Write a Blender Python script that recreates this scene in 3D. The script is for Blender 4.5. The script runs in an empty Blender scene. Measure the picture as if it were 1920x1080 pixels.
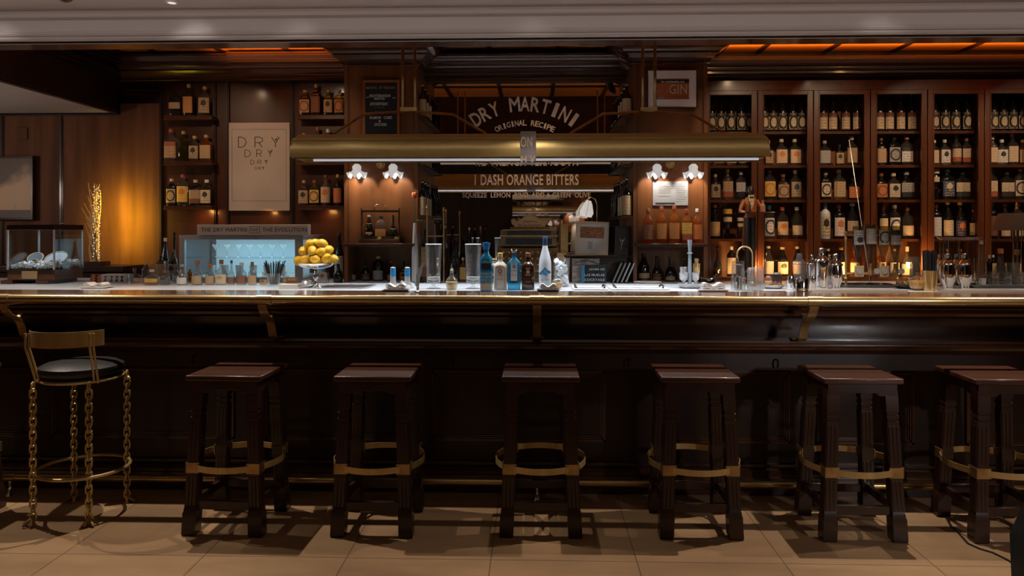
import bpy, bmesh, math, random
from math import sin, cos, pi, radians
from mathutils import Vector, Matrix
random.seed(7)
scene = bpy.context.scene
COL = scene.collection

# ------------------------------------------------------------------ camera
F = 1400.0; HOR = 430.0; TH = radians(1.76); HC = 1.5
cd = bpy.data.cameras.new('camera'); cam = bpy.data.objects.new('camera', cd); COL.objects.link(cam)
cam.location = (0, 0, HC); cam.rotation_euler = (pi/2, 0, TH)
cd.sensor_width = 36.0; cd.lens = F/1920*36.0; cd.shift_y = -(540-HOR)/1920; cd.clip_start = 0.05
scene.camera = cam
vs = scene.view_settings
vs.view_transform = 'Standard'; vs.look = 'None'; vs.gamma = 1.0; vs.use_curve_mapping = False
vs.exposure = 0.0
w = bpy.data.worlds.new('world'); scene.world = w; w.use_nodes = True
w.node_tree.nodes['Background'].inputs[0].default_value = (0.9, 0.7, 0.6, 1)
w.node_tree.nodes['Background'].inputs[1].default_value = 0.012
scene.cycles.transparent_max_bounces = 24
scene.cycles.max_bounces = 8

def dpt(px, Y):
    """distance along the camera axis of the world plane Y seen in picture column px"""
    return Y/(cos(TH)+(px-960)/F*sin(TH))
def at(px, py, Y):
    a = (px-960)/F; t = dpt(px, Y)
    return Vector((t*(-sin(TH)+a*cos(TH)), Y, HC-(py-HOR)/F*t))
def gx(px, Y): return at(px, HOR, Y).x
def gz(py, Y, px=960): return at(px, py, Y).z
def ground(px, py, Z):
    t = (HC-Z)*F/(py-HOR); a = (px-960)/F
    return Vector((t*(-sin(TH)+a*cos(TH)), t*(cos(TH)+a*sin(TH)), Z))
def ms(px, Y): return dpt(px, Y)/F

# ------------------------------------------------------------------ lights
def lamp(kind, name, loc, power, color, size=0.1, size_y=None, target=None, spot=None, blend=0.3):
    d = bpy.data.lights.new(name, kind); d.energy = power; d.color = color
    if kind == 'AREA':
        d.shape = 'RECTANGLE' if size_y else 'SQUARE'; d.size = size
        if size_y: d.size_y = size_y
    else: d.shadow_soft_size = size
    if kind == 'SPOT': d.spot_size = radians(spot); d.spot_blend = blend
    o = bpy.data.objects.new(name, d); COL.objects.link(o); o.location = loc
    if target is not None:
        o.rotation_euler = (Vector(target)-Vector(loc)).to_track_quat('-Z', 'Y').to_euler()
    return o
WARM = (1, .66, .40); AMB = (1, .42, .10); COOL = (.86, .93, 1); NEUT = (1, .86, .72)
# recessed ceiling spots above the stools
for px, e in ((-120, 100), (345, 142), (1000, 34), (1640, 148), (2150, 95)):
    x = gx(px, 4.15)
    lamp('SPOT', 'ceiling_spot_light', (x, 4.13, 2.74), e, NEUT, .012, target=(x, 3.75, 0), spot=92, blend=.5)
# general light of the room in front of the bar
lamp('AREA', 'room_light', (0.3, 1.2, 2.72), 7, (1, .80, .60), 5.5, 1.6, target=(0.3, 1.6, 0))
# added area light, no real fixture, to brighten the cream beam
d_ = lamp('AREA', 'beam_fill', (0.2, 3.88, 2.725), 3.0, (1, .86, .80), 9.5, .05, target=(0.2, 4.3, 2.665)); d_.data.spread = radians(120)
for px, e in ((0, 1.1), (365, 1.3), (560, .5), (1000, .35), (1650, .6)):
    x = gx(px, 4.3); lamp('SPOT', 'beam_scallop_fill', (x, 4.06, 2.765), e, (1, .9, .84), .02, target=(x, 4.30, 2.52), spot=80, blend=1)  # extra spots added to make bright scallops on the beam
# light from the entrance on the right
lamp('SPOT', 'entrance_light', (3.5, 0.0, 1.75), 170, (.80, .90, 1), .04, target=(1.50, 4.25, .93), spot=13, blend=.7)
lamp('SPOT', 'entrance_light', (3.6, 0.0, 1.95), 130, (1, .88, .80), .06, target=(1.65, 4.1, .55), spot=30, blend=.7)
# strip light inside the brass canopy
d_ = lamp('AREA', 'canopy_light', (-.03, 4.80, 1.985), 27, COOL, 2.75, .10, target=(-.03, 4.80, 0)); d_.data.spread = radians(125)
# lights of the bar ceiling, washing the back wall
for x_, e_, zt_ in ((1.95, 30, 1.62), (2.75, 34, 1.62), (3.55, 34, 1.62), (4.45, 34, 1.62), (-3.0, 20, 1.75), (-2.1, 17, 1.75)):
    lamp('SPOT', 'bar_ceiling_fill', (x_, 4.95, 3.0), e_*1.95, WARM, .02, target=(x_*.96, 6.4, zt_), spot=72, blend=.9)
lamp('SPOT', 'bar_ceiling_fill', (0.1, 4.95, 3.0), 24, WARM, .02, target=(0.1, 6.5, 1.9), spot=40, blend=.8)  # added spot to brighten the mirror lettering
lamp('POINT', 'alcove_fill', (-5.3, 4.9, 1.9), 26, (1, .80, .66), .12)  # added fill, out of view, brightening the alcove wall and ceiling

# ------------------------------------------------------------------ materials
_m = {}
def mat(name, col, rough=.5, metal=0., spec=.5, coat=0., emit=None, es=1.0, alpha=1., bump=None, noise=None, trans=0., sheen=0):
    if name in _m: return _m[name]
    m = bpy.data.materials.new(name); m.use_nodes = True; nt = m.node_tree; b = nt.nodes['Principled BSDF']
    b.inputs['Base Color'].default_value = (*col, 1); b.inputs['Roughness'].default_value = rough
    b.inputs['Metallic'].default_value = metal; b.inputs['Specular IOR Level'].default_value = spec
    b.inputs['Coat Weight'].default_value = coat; b.inputs['Coat Roughness'].default_value = .12
    b.inputs['Alpha'].default_value = alpha
    if emit: b.inputs['Emission Color'].default_value = (*emit, 1); b.inputs['Emission Strength'].default_value = es
    tc = nt.nodes.new('ShaderNodeTexCoord')
    if noise:   # (scale xyz, amount)
        mp = nt.nodes.new('ShaderNodeMapping'); mp.inputs['Scale'].default_value = noise[0]
        n = nt.nodes.new('ShaderNodeTexNoise'); n.inputs['Scale'].default_value = 1; n.inputs['Detail'].default_value = 5
        mx = nt.nodes.new('ShaderNodeMix'); mx.data_type = 'RGBA'
        mx.inputs[6].default_value = (*[c*(1-noise[1]) for c in col], 1); mx.inputs[7].default_value = (*[min(1, c*(1+noise[1])) for c in col], 1)
        cr = nt.nodes.new('ShaderNodeMapRange'); cr.inputs[1].default_value = .3; cr.inputs[2].default_value = .7
        nt.links.new(tc.outputs['Object'], mp.inputs[0]); nt.links.new(mp.outputs[0], n.inputs['Vector'])
        nt.links.new(n.outputs[0], cr.inputs[0]); nt.links.new(cr.outputs[0], mx.inputs[0]); nt.links.new(mx.outputs[2], b.inputs['Base Color'])
    if bump:
        n2 = nt.nodes.new('ShaderNodeTexNoise'); n2.inputs['Scale'].default_value = bump[0]
        bp = nt.nodes.new('ShaderNodeBump'); bp.inputs['Strength'].default_value = bump[1]; bp.inputs['Distance'].default_value = .01
        nt.links.new(tc.outputs['Object'], n2.inputs['Vector']); nt.links.new(n2.outputs[0], bp.inputs['Height']); nt.links.new(bp.outputs[0], b.inputs['Normal'])
    _m[name] = m; return m
def glass(name, tint, rough=.03, strength=1.0, body=.0, bodycol=(.8, .8, .8)):
    """thin glass: tinted see-through mixed with a fresnel reflection, and a little milky body"""
    if name in _m: return _m[name]
    m = bpy.data.materials.new(name); m.use_nodes = True; nt = m.node_tree; nt.nodes.clear()
    out = nt.nodes.new('ShaderNodeOutputMaterial'); tr = nt.nodes.new('ShaderNodeBsdfTransparent'); gl = nt.nodes.new('ShaderNodeBsdfGlossy')
    tr.inputs[0].default_value = (*tint, 1); gl.inputs['Roughness'].default_value = rough
    lw = nt.nodes.new('ShaderNodeLayerWeight'); lw.inputs[0].default_value = .35
    mr = nt.nodes.new('ShaderNodeMapRange'); mr.inputs[3].default_value = .05*strength; mr.inputs[4].default_value = .75*strength
    pw = nt.nodes.new('ShaderNodeMath'); pw.operation = 'POWER'; pw.inputs[1].default_value = 1.6
    nt.links.new(lw.outputs['Facing'], pw.inputs[0]); nt.links.new(pw.outputs[0], mr.inputs[0])
    mx = nt.nodes.new('ShaderNodeMixShader'); nt.links.new(mr.outputs[0], mx.inputs[0]); nt.links.new(tr.outputs[0], mx.inputs[1]); nt.links.new(gl.outputs[0], mx.inputs[2])
    last = mx
    if body:
        df = nt.nodes.new('ShaderNodeBsdfDiffuse'); df.inputs[0].default_value = (*bodycol, 1)
        m2 = nt.nodes.new('ShaderNodeMixShader'); m2.inputs[0].default_value = body
        nt.links.new(mx.outputs[0], m2.inputs[1]); nt.links.new(df.outputs[0], m2.inputs[2]); last = m2
    nt.links.new(last.outputs[0], out.inputs[0]); _m[name] = m; return m
def wood(name, col, rough=.3, coat=.4, vertical=True, amt=.35, spec=.4):
    sc = (9, 9, .9) if vertical else (.9, 9, 9)
    return mat(name, col, rough, coat=coat, noise=(sc, amt), spec=spec)
W_DARK = wood('dark_mahogany', (.020, .0065, .004), .40, .2)
W_DARKH = wood('dark_mahogany_cross', (.026, .0085, .005), .30, .5, False)
W_MID = wood('mid_mahogany', (.048, .0150, .0065), .34, .3)
W_MIDH = wood('mid_mahogany_cross', (.060, .020, .009), .26, .5, False)
W_PIL = wood('pilaster_mahogany', (.15, .057, .020), .30, .2)
W_ALC = wood('alcove_panelling', (.12, .052, .030), .6, 0, spec=.12)
W_CAB = wood('cabinet_mahogany', (.062, .019, .0065), .30, .35)
W_TOP = wood('counter_varnish', (.12, .055, .028), .16, .6, False)
W_STOOL = wood('stool_oak', (.034, .0125, .0065), .36, .25)
W_SEAT = wood('stool_seat_oak', (.060, .021, .010), .36, .25, False)
W_CEIL = wood('ceiling_panel_wood', (.62, .21, .035), .40, .2, False, .2)
BRASS = mat('brass', (.66, .47, .22), .26, .85, noise=((6, 30, 30), .12))
BRASS_D = mat('aged_brass', (.42, .28, .12), .36, .8, noise=((12, 12, 12), .3))
BRASS_P = mat('canopy_brass', (.60, .44, .17), .34, .7, noise=((1.2, 20, 20), .12))
BRASS_C = mat('chair_brass', (.62, .45, .20), .38, .55, noise=((20, 20, 3), .15))
CHROME = mat('chrome', (.72, .72, .74), .10, 1.)
STEEL = mat('brushed_steel', (.50, .50, .52), .34, .7, noise=((3, 60, 60), .1))
SILVER = mat('silver', (.75, .73, .70), .16, 1.)
BLACKM = mat('black_metal', (.012, .012, .014), .3, .6)
BLACK = mat('black', (.010, .010, .012), .45)
LEATHER = mat('black_leather', (.014, .013, .014), .42, bump=(120, .15))
WHITE = mat('white', (.62, .60, .57), .5)
PAPER = mat('paper', (.55, .52, .48), .7)
CREAM = mat('cream', (.50, .40, .26), .6)
INK = mat('ink', (.02, .016, .015), .6)
TEXTC = mat('gilt_letter_cream', (.85, .66, .50), .5)
TEXTW = mat('letter_white', (.80, .78, .75), .5)
DARKIN = mat('dark_interior', (.010, .0055, .0045), .5)
MIRROR = mat('mirror_glass', (.80, .74, .70), .015, 1.)
PANE = glass('cabinet_pane', (.97, .97, .97), .03, .55)
CLEAR = glass('clear_glass', (.94, .95, .95), .03, 1.0, .02)
TANK = glass('tank_glass', (.93, .96, .96), .03, .7)
FROST = glass('frosted_plastic', (.85, .85, .83), .3, .6, .45, (.6, .58, .55))
G = {'clear': glass('bottle_clear', (.80, .82, .82), .05, 1.0, .05, (.35, .34, .32)),
     'dark': mat('bottle_dark', (.006, .006, .006), .12, spec=.6),
     'green': mat('bottle_green', (.010, .018, .008), .12, spec=.6),
     'brown': mat('bottle_brown', (.035, .012, .005), .12, spec=.6),
     'amber': glass('bottle_amber', (.80, .40, .12), .05, .8, .12, (.5, .18, .03)),
     'orange': glass('bottle_orange', (.88, .50, .20), .05, .9, .14, (.62, .24, .04)),
     'olive': glass('bottle_olive', (.55, .50, .25), .05, .8, .06, (.2, .17, .06)),
     'smoke': glass('bottle_smoke', (.42, .40, .38), .05, .9, .06, (.2, .19, .18)),
     'blue': glass('bottle_blue', (.25, .70, .90), .05, .8, .35, (.03, .28, .50)),
     'frost': mat('bottle_frosted', (.50, .54, .60), .35),
     'white': mat('bottle_white', (.56, .50, .42), .35)}
C = {}
for n_, c_ in dict(cream=(.52, .42, .28), white=(.60, .58, .55), orange=(.50, .16, .04), red=(.30, .075, .035), black=(.015, .015, .016), gold=(.50, .32, .08),
                   grey=(.30, .29, .28), brown=(.16, .06, .03), blue=(.05, .25, .45), tan=(.38, .26, .14), yellow=(.60, .40, .08), silver=(.55, .55, .55), navy=(.02, .04, .09), green=(.03, .09, .05), amber=(.45, .20, .05)).items():
    C[n_] = mat('paint_'+n_, c_, .4)
def label_mat(base, ink, style):
    key = 'label_%s_%s_%s' % (base, ink, style)
    if key in _m: return _m[key]
    m = bpy.data.materials.new(key); m.use_nodes = True; nt = m.node_tree; b = nt.nodes['Principled BSDF']; L = nt.links.new
    bc = C[base].node_tree.nodes['Principled BSDF'].inputs[0].default_value[:]; ic = C[ink].node_tree.nodes['Principled BSDF'].inputs[0].default_value[:]
    b.inputs['Roughness'].default_value = .6
    uv = nt.nodes.new('ShaderNodeUVMap'); sp = nt.nodes.new('ShaderNodeSeparateXYZ'); L(uv.outputs[0], sp.inputs[0])
    def mth(op, a, b_=None):
        n = nt.nodes.new('ShaderNodeMath'); n.operation = op
        for i, v in enumerate((a, b_)):
            if v is None: continue
            if isinstance(v, (int, float)): n.inputs[i].default_value = v
            else: L(v, n.inputs[i])
        return n.outputs[0]
    u, v = sp.outputs[0], sp.outputs[1]
    # rows of print: thresholded noise inside evenly spaced rows
    mp = nt.nodes.new('ShaderNodeMapping'); mp.inputs['Scale'].default_value = (14, 7, 1); L(uv.outputs[0], mp.inputs[0])
    n = nt.nodes.new('ShaderNodeTexNoise'); n.inputs['Scale'].default_value = 1.4; n.inputs['Detail'].default_value = 1; L(mp.outputs[0], n.inputs['Vector'])
    rows = mth('LESS_THAN', mth('FRACT', mth('MULTIPLY', v, 6.0)), .5)
    pr = mth('MULTIPLY', mth('GREATER_THAN', n.outputs[0], .50), rows)
    inx = mth('LESS_THAN', mth('ABSOLUTE', mth('SUBTRACT', u, .5)), .38)
    pr = mth('MULTIPLY', pr, inx)
    fac = mth('MULTIPLY', pr, .75)
    def disc(cu, cv, r, asp=1.0):
        du = mth('SUBTRACT', u, cu); dv = mth('MULTIPLY', mth('SUBTRACT', v, cv), asp)
        d = mth('SQRT', mth('ADD', mth('MULTIPLY', du, du), mth('MULTIPLY', dv, dv)))
        return mth('LESS_THAN', d, r)
    if style == 'emblem': fac = mth('MAXIMUM', fac, disc(.5, .66, .24, 1.2))
    elif style == 'ring':
        fac = mth('SUBTRACT', disc(.5, .5, .46, 1.1), disc(.5, .5, .33, 1.1)); fac = mth('MAXIMUM', fac, mth('MULTIPLY', pr, .6))
    elif style == 'band': fac = mth('MAXIMUM', fac, mth('GREATER_THAN', v, .74))
    elif style == 'split': fac = mth('MAXIMUM', mth('MULTIPLY', fac, .8), mth('LESS_THAN', v, .34))
    elif style == 'plain': fac = mth('MULTIPLY', pr, .35)
    elif style == 'noilly':
        top = mth('GREATER_THAN', v, .80)
        rg = mth('SUBTRACT', disc(.5, .43, .44, 1.05), disc(.5, .43, .29, 1.05))
        ln = mth('MAXIMUM', mth('LESS_THAN', mth('ABSOLUTE', mth('SUBTRACT', v, .085)), .022), mth('LESS_THAN', mth('ABSOLUTE', mth('SUBTRACT', v, .79)), .02))
        fac = mth('MAXIMUM', mth('MAXIMUM', rg, ln), mth('MULTIPLY', pr, .25)); fac = mth('MAXIMUM', fac, top)
    mx = nt.nodes.new('ShaderNodeMix'); mx.data_type = 'RGBA'; mx.inputs[6].default_value = bc; mx.inputs[7].default_value = ic
    L(fac, mx.inputs[0]); L(mx.outputs[2], b.inputs['Base Color'])
    _m[key] = m; return m

# ------------------------------------------------------------------ mesh helpers
class M:
    def __init__(s): s.v = []; s.f = []; s.uv = None
    def add(s, vs_, fs_):
        o = len(s.v); s.v += [tuple(p) for p in vs_]; s.f += [tuple(i+o for i in f) for f in fs_]; return s
    def box(s, x0, x1, y0, y1, z0, z1):
        x0, x1 = min(x0, x1), max(x0, x1); y0, y1 = min(y0, y1), max(y0, y1); z0, z1 = min(z0, z1), max(z0, z1)
        return s.add([(x0, y0, z0), (x1, y0, z0), (x1, y1, z0), (x0, y1, z0), (x0, y0, z1), (x1, y0, z1), (x1, y1, z1), (x0, y1, z1)],
                     [(0, 3, 2, 1), (4, 5, 6, 7), (0, 1, 5, 4), (1, 2, 6, 5), (2, 3, 7, 6), (3, 0, 4, 7)])
    def loft(s, rings, cap=True, closed=True):
        n = len(rings[0]); o = len(s.v)
        for r in rings: s.v += [tuple(p) for p in r]
        for i in range(len(rings)-1):
            for j in range(n if closed else n-1):
                a = o+i*n+j; b = o+i*n+(j+1) % n
                s.f.append((a, b, b+n, a+n))
        if cap:
            s.f.append(tuple(o+j for j in reversed(range(n)))); s.f.append(tuple(o+(len(rings)-1)*n+j for j in range(n)))
        return s
    def lathe(s, prof, c=(0, 0, 0), n=24, p=2.0, ry=1.0, cap=True):
        rings = []
        for r, z in prof:
            ring = []
            for j in range(n):
                a = 2*pi*j/n+pi/n
                ca, sa = cos(a), sin(a)
                k = (abs(ca)**p+abs(sa)**p)**(-1/p)
                ring.append((c[0]+r*k*ca, c[1]+r*ry*k*sa, c[2]+z))
            rings.append(ring)
        return s.loft(rings, cap)
    def tube(s, pts, r, n=8, closed=False, flat=None):
        pts = [Vector(p) for p in pts]; rings = []; N = len(pts); up = None
        for i, p in enumerate(pts):
            if closed: d = pts[(i+1) % N]-pts[i-1]
            else: d = pts[min(i+1, N-1)]-pts[max(i-1, 0)]
            d.normalize()
            if up is None: up = Vector((0, 0, 1)) if abs(d.z) < .9 else Vector((0, 1, 0))
            a = d.cross(up).normalized(); b = a.cross(d).normalized(); up = b
            rr = r[i] if isinstance(r, (list, tuple)) else r
            fa, fb = flat if flat else (1, 1)
            rings.append([p+(a*cos(2*pi*j/n)*fa+b*sin(2*pi*j/n)*fb)*rr for j in range(n)])
        if closed: rings.append(rings[0])
        return s.loft(rings, not closed)
    def cyl(s, p0, p1, r, n=12): return s.tube([p0, p1], r, n)
    def prism(s, poly, y0, y1, ax='y'):
        def mk(a, b, d): return (a, d, b) if ax == 'y' else ((d, a, b) if ax == 'x' else (a, b, d))
        return s.loft([[mk(a, b, y0) for a, b in poly], [mk(a, b, y1) for a, b in poly]])
    def ell(s, c, rx, ry, rz, n=14, m=8):
        rings = []
        for i in range(m+1):
            th = pi*(.02+.96*i/m)
            rings.append([(c[0]+rx*sin(th)*cos(2*pi*j/n), c[1]+ry*sin(th)*sin(2*pi*j/n), c[2]-rz*cos(th)) for j in range(n)])
        return s.loft(rings)
    def xf(s, mtx): s.v = [tuple(mtx @ Vector(p)) for p in s.v]; return s
    def mesh(s, name, m, smooth=30):
        me = bpy.data.meshes.new(name); me.from_pydata(s.v, [], s.f)
        bm = bmesh.new(); bm.from_mesh(me); bmesh.ops.recalc_face_normals(bm, faces=bm.faces); bm.to_mesh(me); bm.free()
        if s.uv:
            l = me.uv_layers.new(name='UVMap')
            for lp in me.loops: l.data[lp.index].uv = s.uv[lp.vertex_index]
        me.materials.append(m)
        if smooth: me.shade_smooth(); me.set_sharp_from_angle(angle=radians(smooth))
        return me
    def build(s, name, m, parent=None, loc=None, rotz=0, bev=0, smooth=30):
        return put(name, s.mesh(name, m, smooth), parent, loc, rotz, bev)
def put(name, me, parent=None, loc=None, rotz=0, bev=0):
    o = bpy.data.objects.new(name, me); COL.objects.link(o)
    if parent: o.parent = parent
    if loc is not None: o.location = loc
    o.rotation_euler.z = rotz
    if bev:
        b = o.modifiers.new('bevel', 'BEVEL'); b.width = bev; b.segments = 2; b.limit_method = 'ANGLE'
    return o
def thing(name, label, cat, loc=(0, 0, 0), rotz=0, group=None):
    o = bpy.data.objects.new(name, None); COL.objects.link(o); o.empty_display_size = .05
    o.location = loc; o.rotation_euler = (0, 0, rotz); o['label'] = label; o['category'] = cat
    if group: o['group'] = group
    return o
def tag(o, label, cat, group=None, kind=None):
    o['label'] = label; o['category'] = cat
    if group: o['group'] = group
    if kind: o['kind'] = kind
    return o
def struct(name, mm, m, label=None, parent=None, bev=0, smooth=30):
    o = mm.build(name, m, parent, bev=bev, smooth=smooth)
    if not parent: o['kind'] = 'structure'
    if label: o['label'] = label
    return o
def tree_copy(root, loc, label, rotz=0, scale=None):
    r = root.copy(); COL.objects.link(r); r.location = loc; r.rotation_euler.z = rotz
    if scale: r.scale = scale
    r['label'] = label
    for ch in list(root.children):
        c = ch.copy(); COL.objects.link(c); c.parent = r
        for g in list(ch.children):
            d = g.copy(); COL.objects.link(d); d.parent = c
    return r
_txt = {}
def text_mesh(s, m, depth=.02):
    bold = .018 if m.name == 'gilt_letter_cream' else 0 if m.name == 'ink' else .006
    key = (s, m.name)
    if key in _txt: return _txt[key]
    cu = bpy.data.curves.new('lettering', 'FONT'); cu.body = s; cu.size = 1; cu.extrude = depth; cu.resolution_u = 3; cu.space_character = 1.05; cu.offset = bold
    o = bpy.data.objects.new('lettering', cu); COL.objects.link(o); dg = bpy.context.evaluated_depsgraph_get(); dg.update()
    me = bpy.data.meshes.new_from_object(o.evaluated_get(dg)); bpy.data.objects.remove(o)
    me.materials.clear(); me.materials.append(m)
    xs = [v.co.x for v in me.vertices]; ys = [v.co.y for v in me.vertices]
    cx, cy = (min(xs)+max(xs))/2, (min(ys)+max(ys))/2; W_, H_ = max(xs)-min(xs), max(ys)-min(ys)
    for v in me.vertices: v.co.x -= cx; v.co.y -= cy
    _txt[key] = (me, W_, H_); return _txt[key]
def letters(name, s, m, center, width, height, parent=None, rot=(pi/2, 0, 0), depth=.02):
    me, W_, H_ = text_mesh(s, m, depth)
    o = put(name, me, parent, center); o.rotation_euler = rot; o.scale = (width/W_, height/H_, min(width/W_, .05)); return o
def letters_px(name, s, m, x0, x1, y0, y1, Y, parent=None):
    a = at(x0, y0, Y); b = at(x1, y1, Y); c = (a+b)/2
    if parent: c = c-Vector(parent.location)
    return letters(name, s, m, c, b.x-a.x, a.z-b.z, parent)

# ------------------------------------------------------------------ the room
ZT = 1.12; ZB = 1.07; ZCEIL = 3.03; ZF = 2.775; YB = 4.30
XL, XR = -6.0, 5.2
def floor_mat():
    m = bpy.data.materials.new('floor_tile'); m.use_nodes = True; nt = m.node_tree; b = nt.nodes['Principled BSDF']; L = nt.links.new
    tc = nt.nodes.new('ShaderNodeTexCoord'); mp = nt.nodes.new('ShaderNodeMapping'); L(tc.outputs['Object'], mp.inputs[0])
    mp.inputs['Location'].default_value = (-.46, -.085, 0)
    br = nt.nodes.new('ShaderNodeTexBrick'); br.offset = 0; br.inputs['Scale'].default_value = 1; br.inputs['Brick Width'].default_value = .66
    br.inputs['Row Height'].default_value = .66; br.inputs['Mortar Size'].default_value = .003; br.inputs['Color1'].default_value = (.42, .26, .14, 1)
    br.inputs['Color2'].default_value = (.37, .23, .125, 1); br.inputs['Mortar'].default_value = (.18, .11, .07, 1); L(mp.outputs[0], br.inputs[0])
    n = nt.nodes.new('ShaderNodeTexNoise'); n.inputs['Scale'].default_value = 2.2; n.inputs['Detail'].default_value = 8; n.inputs['Roughness'].default_value = .65
    mp2 = nt.nodes.new('ShaderNodeMapping'); mp2.inputs['Scale'].default_value = (.6, 2.2, 1); L(tc.outputs['Object'], mp2.inputs[0]); L(mp2.outputs[0], n.inputs[0])
    mx = nt.nodes.new('ShaderNodeMix'); mx.data_type = 'RGBA'; mx.blend_type = 'MULTIPLY'; mx.inputs[0].default_value = 1
    cr = nt.nodes.new('ShaderNodeMapRange'); cr.inputs[1].default_value = .3; cr.inputs[2].default_value = .7; cr.inputs[3].default_value = .72; cr.inputs[4].default_value = 1.1
    L(n.outputs[0], cr.inputs[0]); L(br.outputs[0], mx.inputs[6]); L(cr.outputs[0], mx.inputs[7]); L(mx.outputs[2], b.inputs[0])
    b.inputs['Roughness'].default_value = .42; b.inputs['Specular IOR Level'].default_value = .3
    return m
struct('floor', M().box(XL, XR, -.9, 6.8, -.05, 0), floor_mat(), 'beige stone tile floor in front of the bar')
def ceil_mat():
    m = bpy.data.materials.new('perforated_ceiling'); m.use_nodes = True; nt = m.node_tree; b = nt.nodes['Principled BSDF']; L = nt.links.new
    tc = nt.nodes.new('ShaderNodeTexCoord'); v = nt.nodes.new('ShaderNodeTexVoronoi'); v.inputs['Scale'].default_value = 60; v.inputs['Randomness'].default_value = 0
    cr = nt.nodes.new('ShaderNodeMapRange'); cr.inputs[1].default_value = .2; cr.inputs[2].default_value = .3
    mx = nt.nodes.new('ShaderNodeMix'); mx.data_type = 'RGBA'; mx.inputs[6].default_value = (.12, .10, .09, 1); mx.inputs[7].default_value = (.46, .42, .40, 1)
    L(tc.outputs['Object'], v.inputs[0]); L(v.outputs[0], cr.inputs[0]); L(cr.outputs[0], mx.inputs[0]); L(mx.outputs[2], b.inputs[0]); b.inputs['Roughness'].default_value = .8
    return m
struct('ceiling', M().box(XL, XR, -.9, YB, ZF, ZF+.05), ceil_mat(), 'pale perforated ceiling above the stools')
BEAMW = mat('beam_paint', (.50, .455, .44), .45)
bm_ = M().box(XL, XR, YB, YB+.12, 2.622, 2.774)
for z, d, h in ((2.616, .014, .014), (2.630, .009, .010), (2.642, .017, .012), (2.742, .014, .010), (2.756, .026, .018)):
    bm_.tube([(XL, YB-d*.3, z), (XR, YB-d*.3, z)], d, 8)
struct('beam_front', bm_, BEAMW, 'cream painted beam with thin mouldings across the top')
sf = M().box(XL, XR, YB+.02, YB+.155, 2.592, 2.622)
sf.box(XL, XR, YB+.12, YB+.155, 2.615, ZCEIL)
struct('trim_1', sf, W_MIDH, 'glossy wooden underside of the beam')
# wooden ceiling over the bar with battens
struct('ceiling_2', M().box(XL, XR, YB+.12, 6.8, ZCEIL, ZCEIL+.05), W_CEIL, 'panelled wooden ceiling over the bar')
bt = M()
x = gx(1448, 6.1)-.575*12
for i in range(20): bt.box(x+i*.575-.02, x+i*.575+.02, YB+.12, 6.6, ZCEIL-.014, ZCEIL)
bt.box(XL, XR, 5.05, 5.1, ZCEIL-.014, ZCEIL)
struct('trim_2', bt, W_DARK, 'dark battens of the wooden ceiling')
struct('wall_back', M().box(XL, XR, 6.62, 6.72, 0, 3.1), W_DARK, 'dark wooden back wall')
struct('wall_left', M().box(XL-.1, XL, -.9, 6.7, 0, 3.1), W_ALC)
struct('wall_right', M().box(XR, XR+.1, -.9, 6.7, 0, 3.1), W_ALC)
wr = M().box(XL, XR, -1.0, -.9, 0, 3.0)
struct('wall_rear', wr, W_DARK)
o = M().box(-.42, 1.0, -.9, -.88, 1.0, 2.35).build('wall_mirror', MIRROR); tag(o, 'large mirror on the wall facing the bar', 'mirror')

# left alcove: low white ceiling and its dark fascia
XF = -3.72; ZA = 2.545
struct('ceiling_3', M().box(XL, XF-.02, YB+.16, 6.62, ZA, ZA+.04), mat('alcove_ceiling', (.42, .385, .36), .7), 'low pale ceiling of the left alcove')
fs = M().box(XF-.02, XF+.03, YB+.16, 6.5, ZA-.015, ZCEIL-.001)
for off, z in ((.05, ZA), (.055, 2.80), (.075, 2.83), (.09, 2.86), (.14, 2.93), (.16, 2.96), (.19, 2.99)):
    fs.box(XF-.01, XF+off, YB+.16, 6.5, z, z+.012)
    fs.box(XF-.01, XF+off-.015, YB+.16, 6.5, z+.012, min(z+.04, ZCEIL-.001))
struct('trim_3', fs, W_DARK, 'dark moulded fascia beside the low alcove ceiling')
# panelled wall of alcove
ap = M(); e = [-5.9]+[gx(p, 6.58) for p in (8, 118, 233)]+[gx(303, 6.58)]
ap.box(-5.95, e[-1], 6.56, 6.62, 0, ZA if False else 2.53)
struct('wall_back_2', ap, W_ALC, 'brown panelled wall of the left alcove')
st = M()
for xx in e[1:4]:
    st.box(xx-.016, xx+.016, 6.554, 6.575, 1.1, 2.525); st.box(xx-.007, xx+.007, 6.547, 6.56, 1.1, 2.525)
st.box(-5.9, e[-1], 6.552, 6.575, 2.515, 2.53)
struct('trim_4', st, W_DARK, 'dark vertical stiles between the alcove panels')
struct('wall_back_3', M().box(XF+.03, gx(303, 6.6), 6.56, 6.62, 2.53, 3.0), W_DARK)
# wall light switch plate
o = M().box(gx(32, 6.55), gx(51, 6.55), 6.548, 6.56, gz(258, 6.55), gz(236, 6.55)).build('wall_plate', W_ALC, bev=.002); tag(o, 'small wooden cover plate high on the left alcove wall', 'cover plate')
# ------------------------------------------------------------------ bar counter
BX0, BX1 = -5.2, 5.0
bar = thing('bar_counter', 'long dark mahogany bar counter with a varnished top and brass edge rail', 'bar counter', (0, 4.27, 0))
def bp(mm, name, m, bev=0, par=None): 
    mm.v = [(a, b_-4.27, c) for a, b_, c in mm.v]; return mm.build(name, m, par or bar, bev=bev)
bp(M().box(BX0, BX1, 4.06, 4.62, 1.085, ZT), 'bar_top', W_TOP, .008)
worktop = M().box(BX0, BX1, 4.62, 5.25, 1.09, ZT-.001); worktop.box(BX0, gx(300, 5.4), 5.25, 5.75, 1.09, ZT-.001)
bp(worktop, 'worktop', mat('pale_worktop', (.50, .53, .56), .30, noise=((2, 2, 2), .08)))
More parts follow.
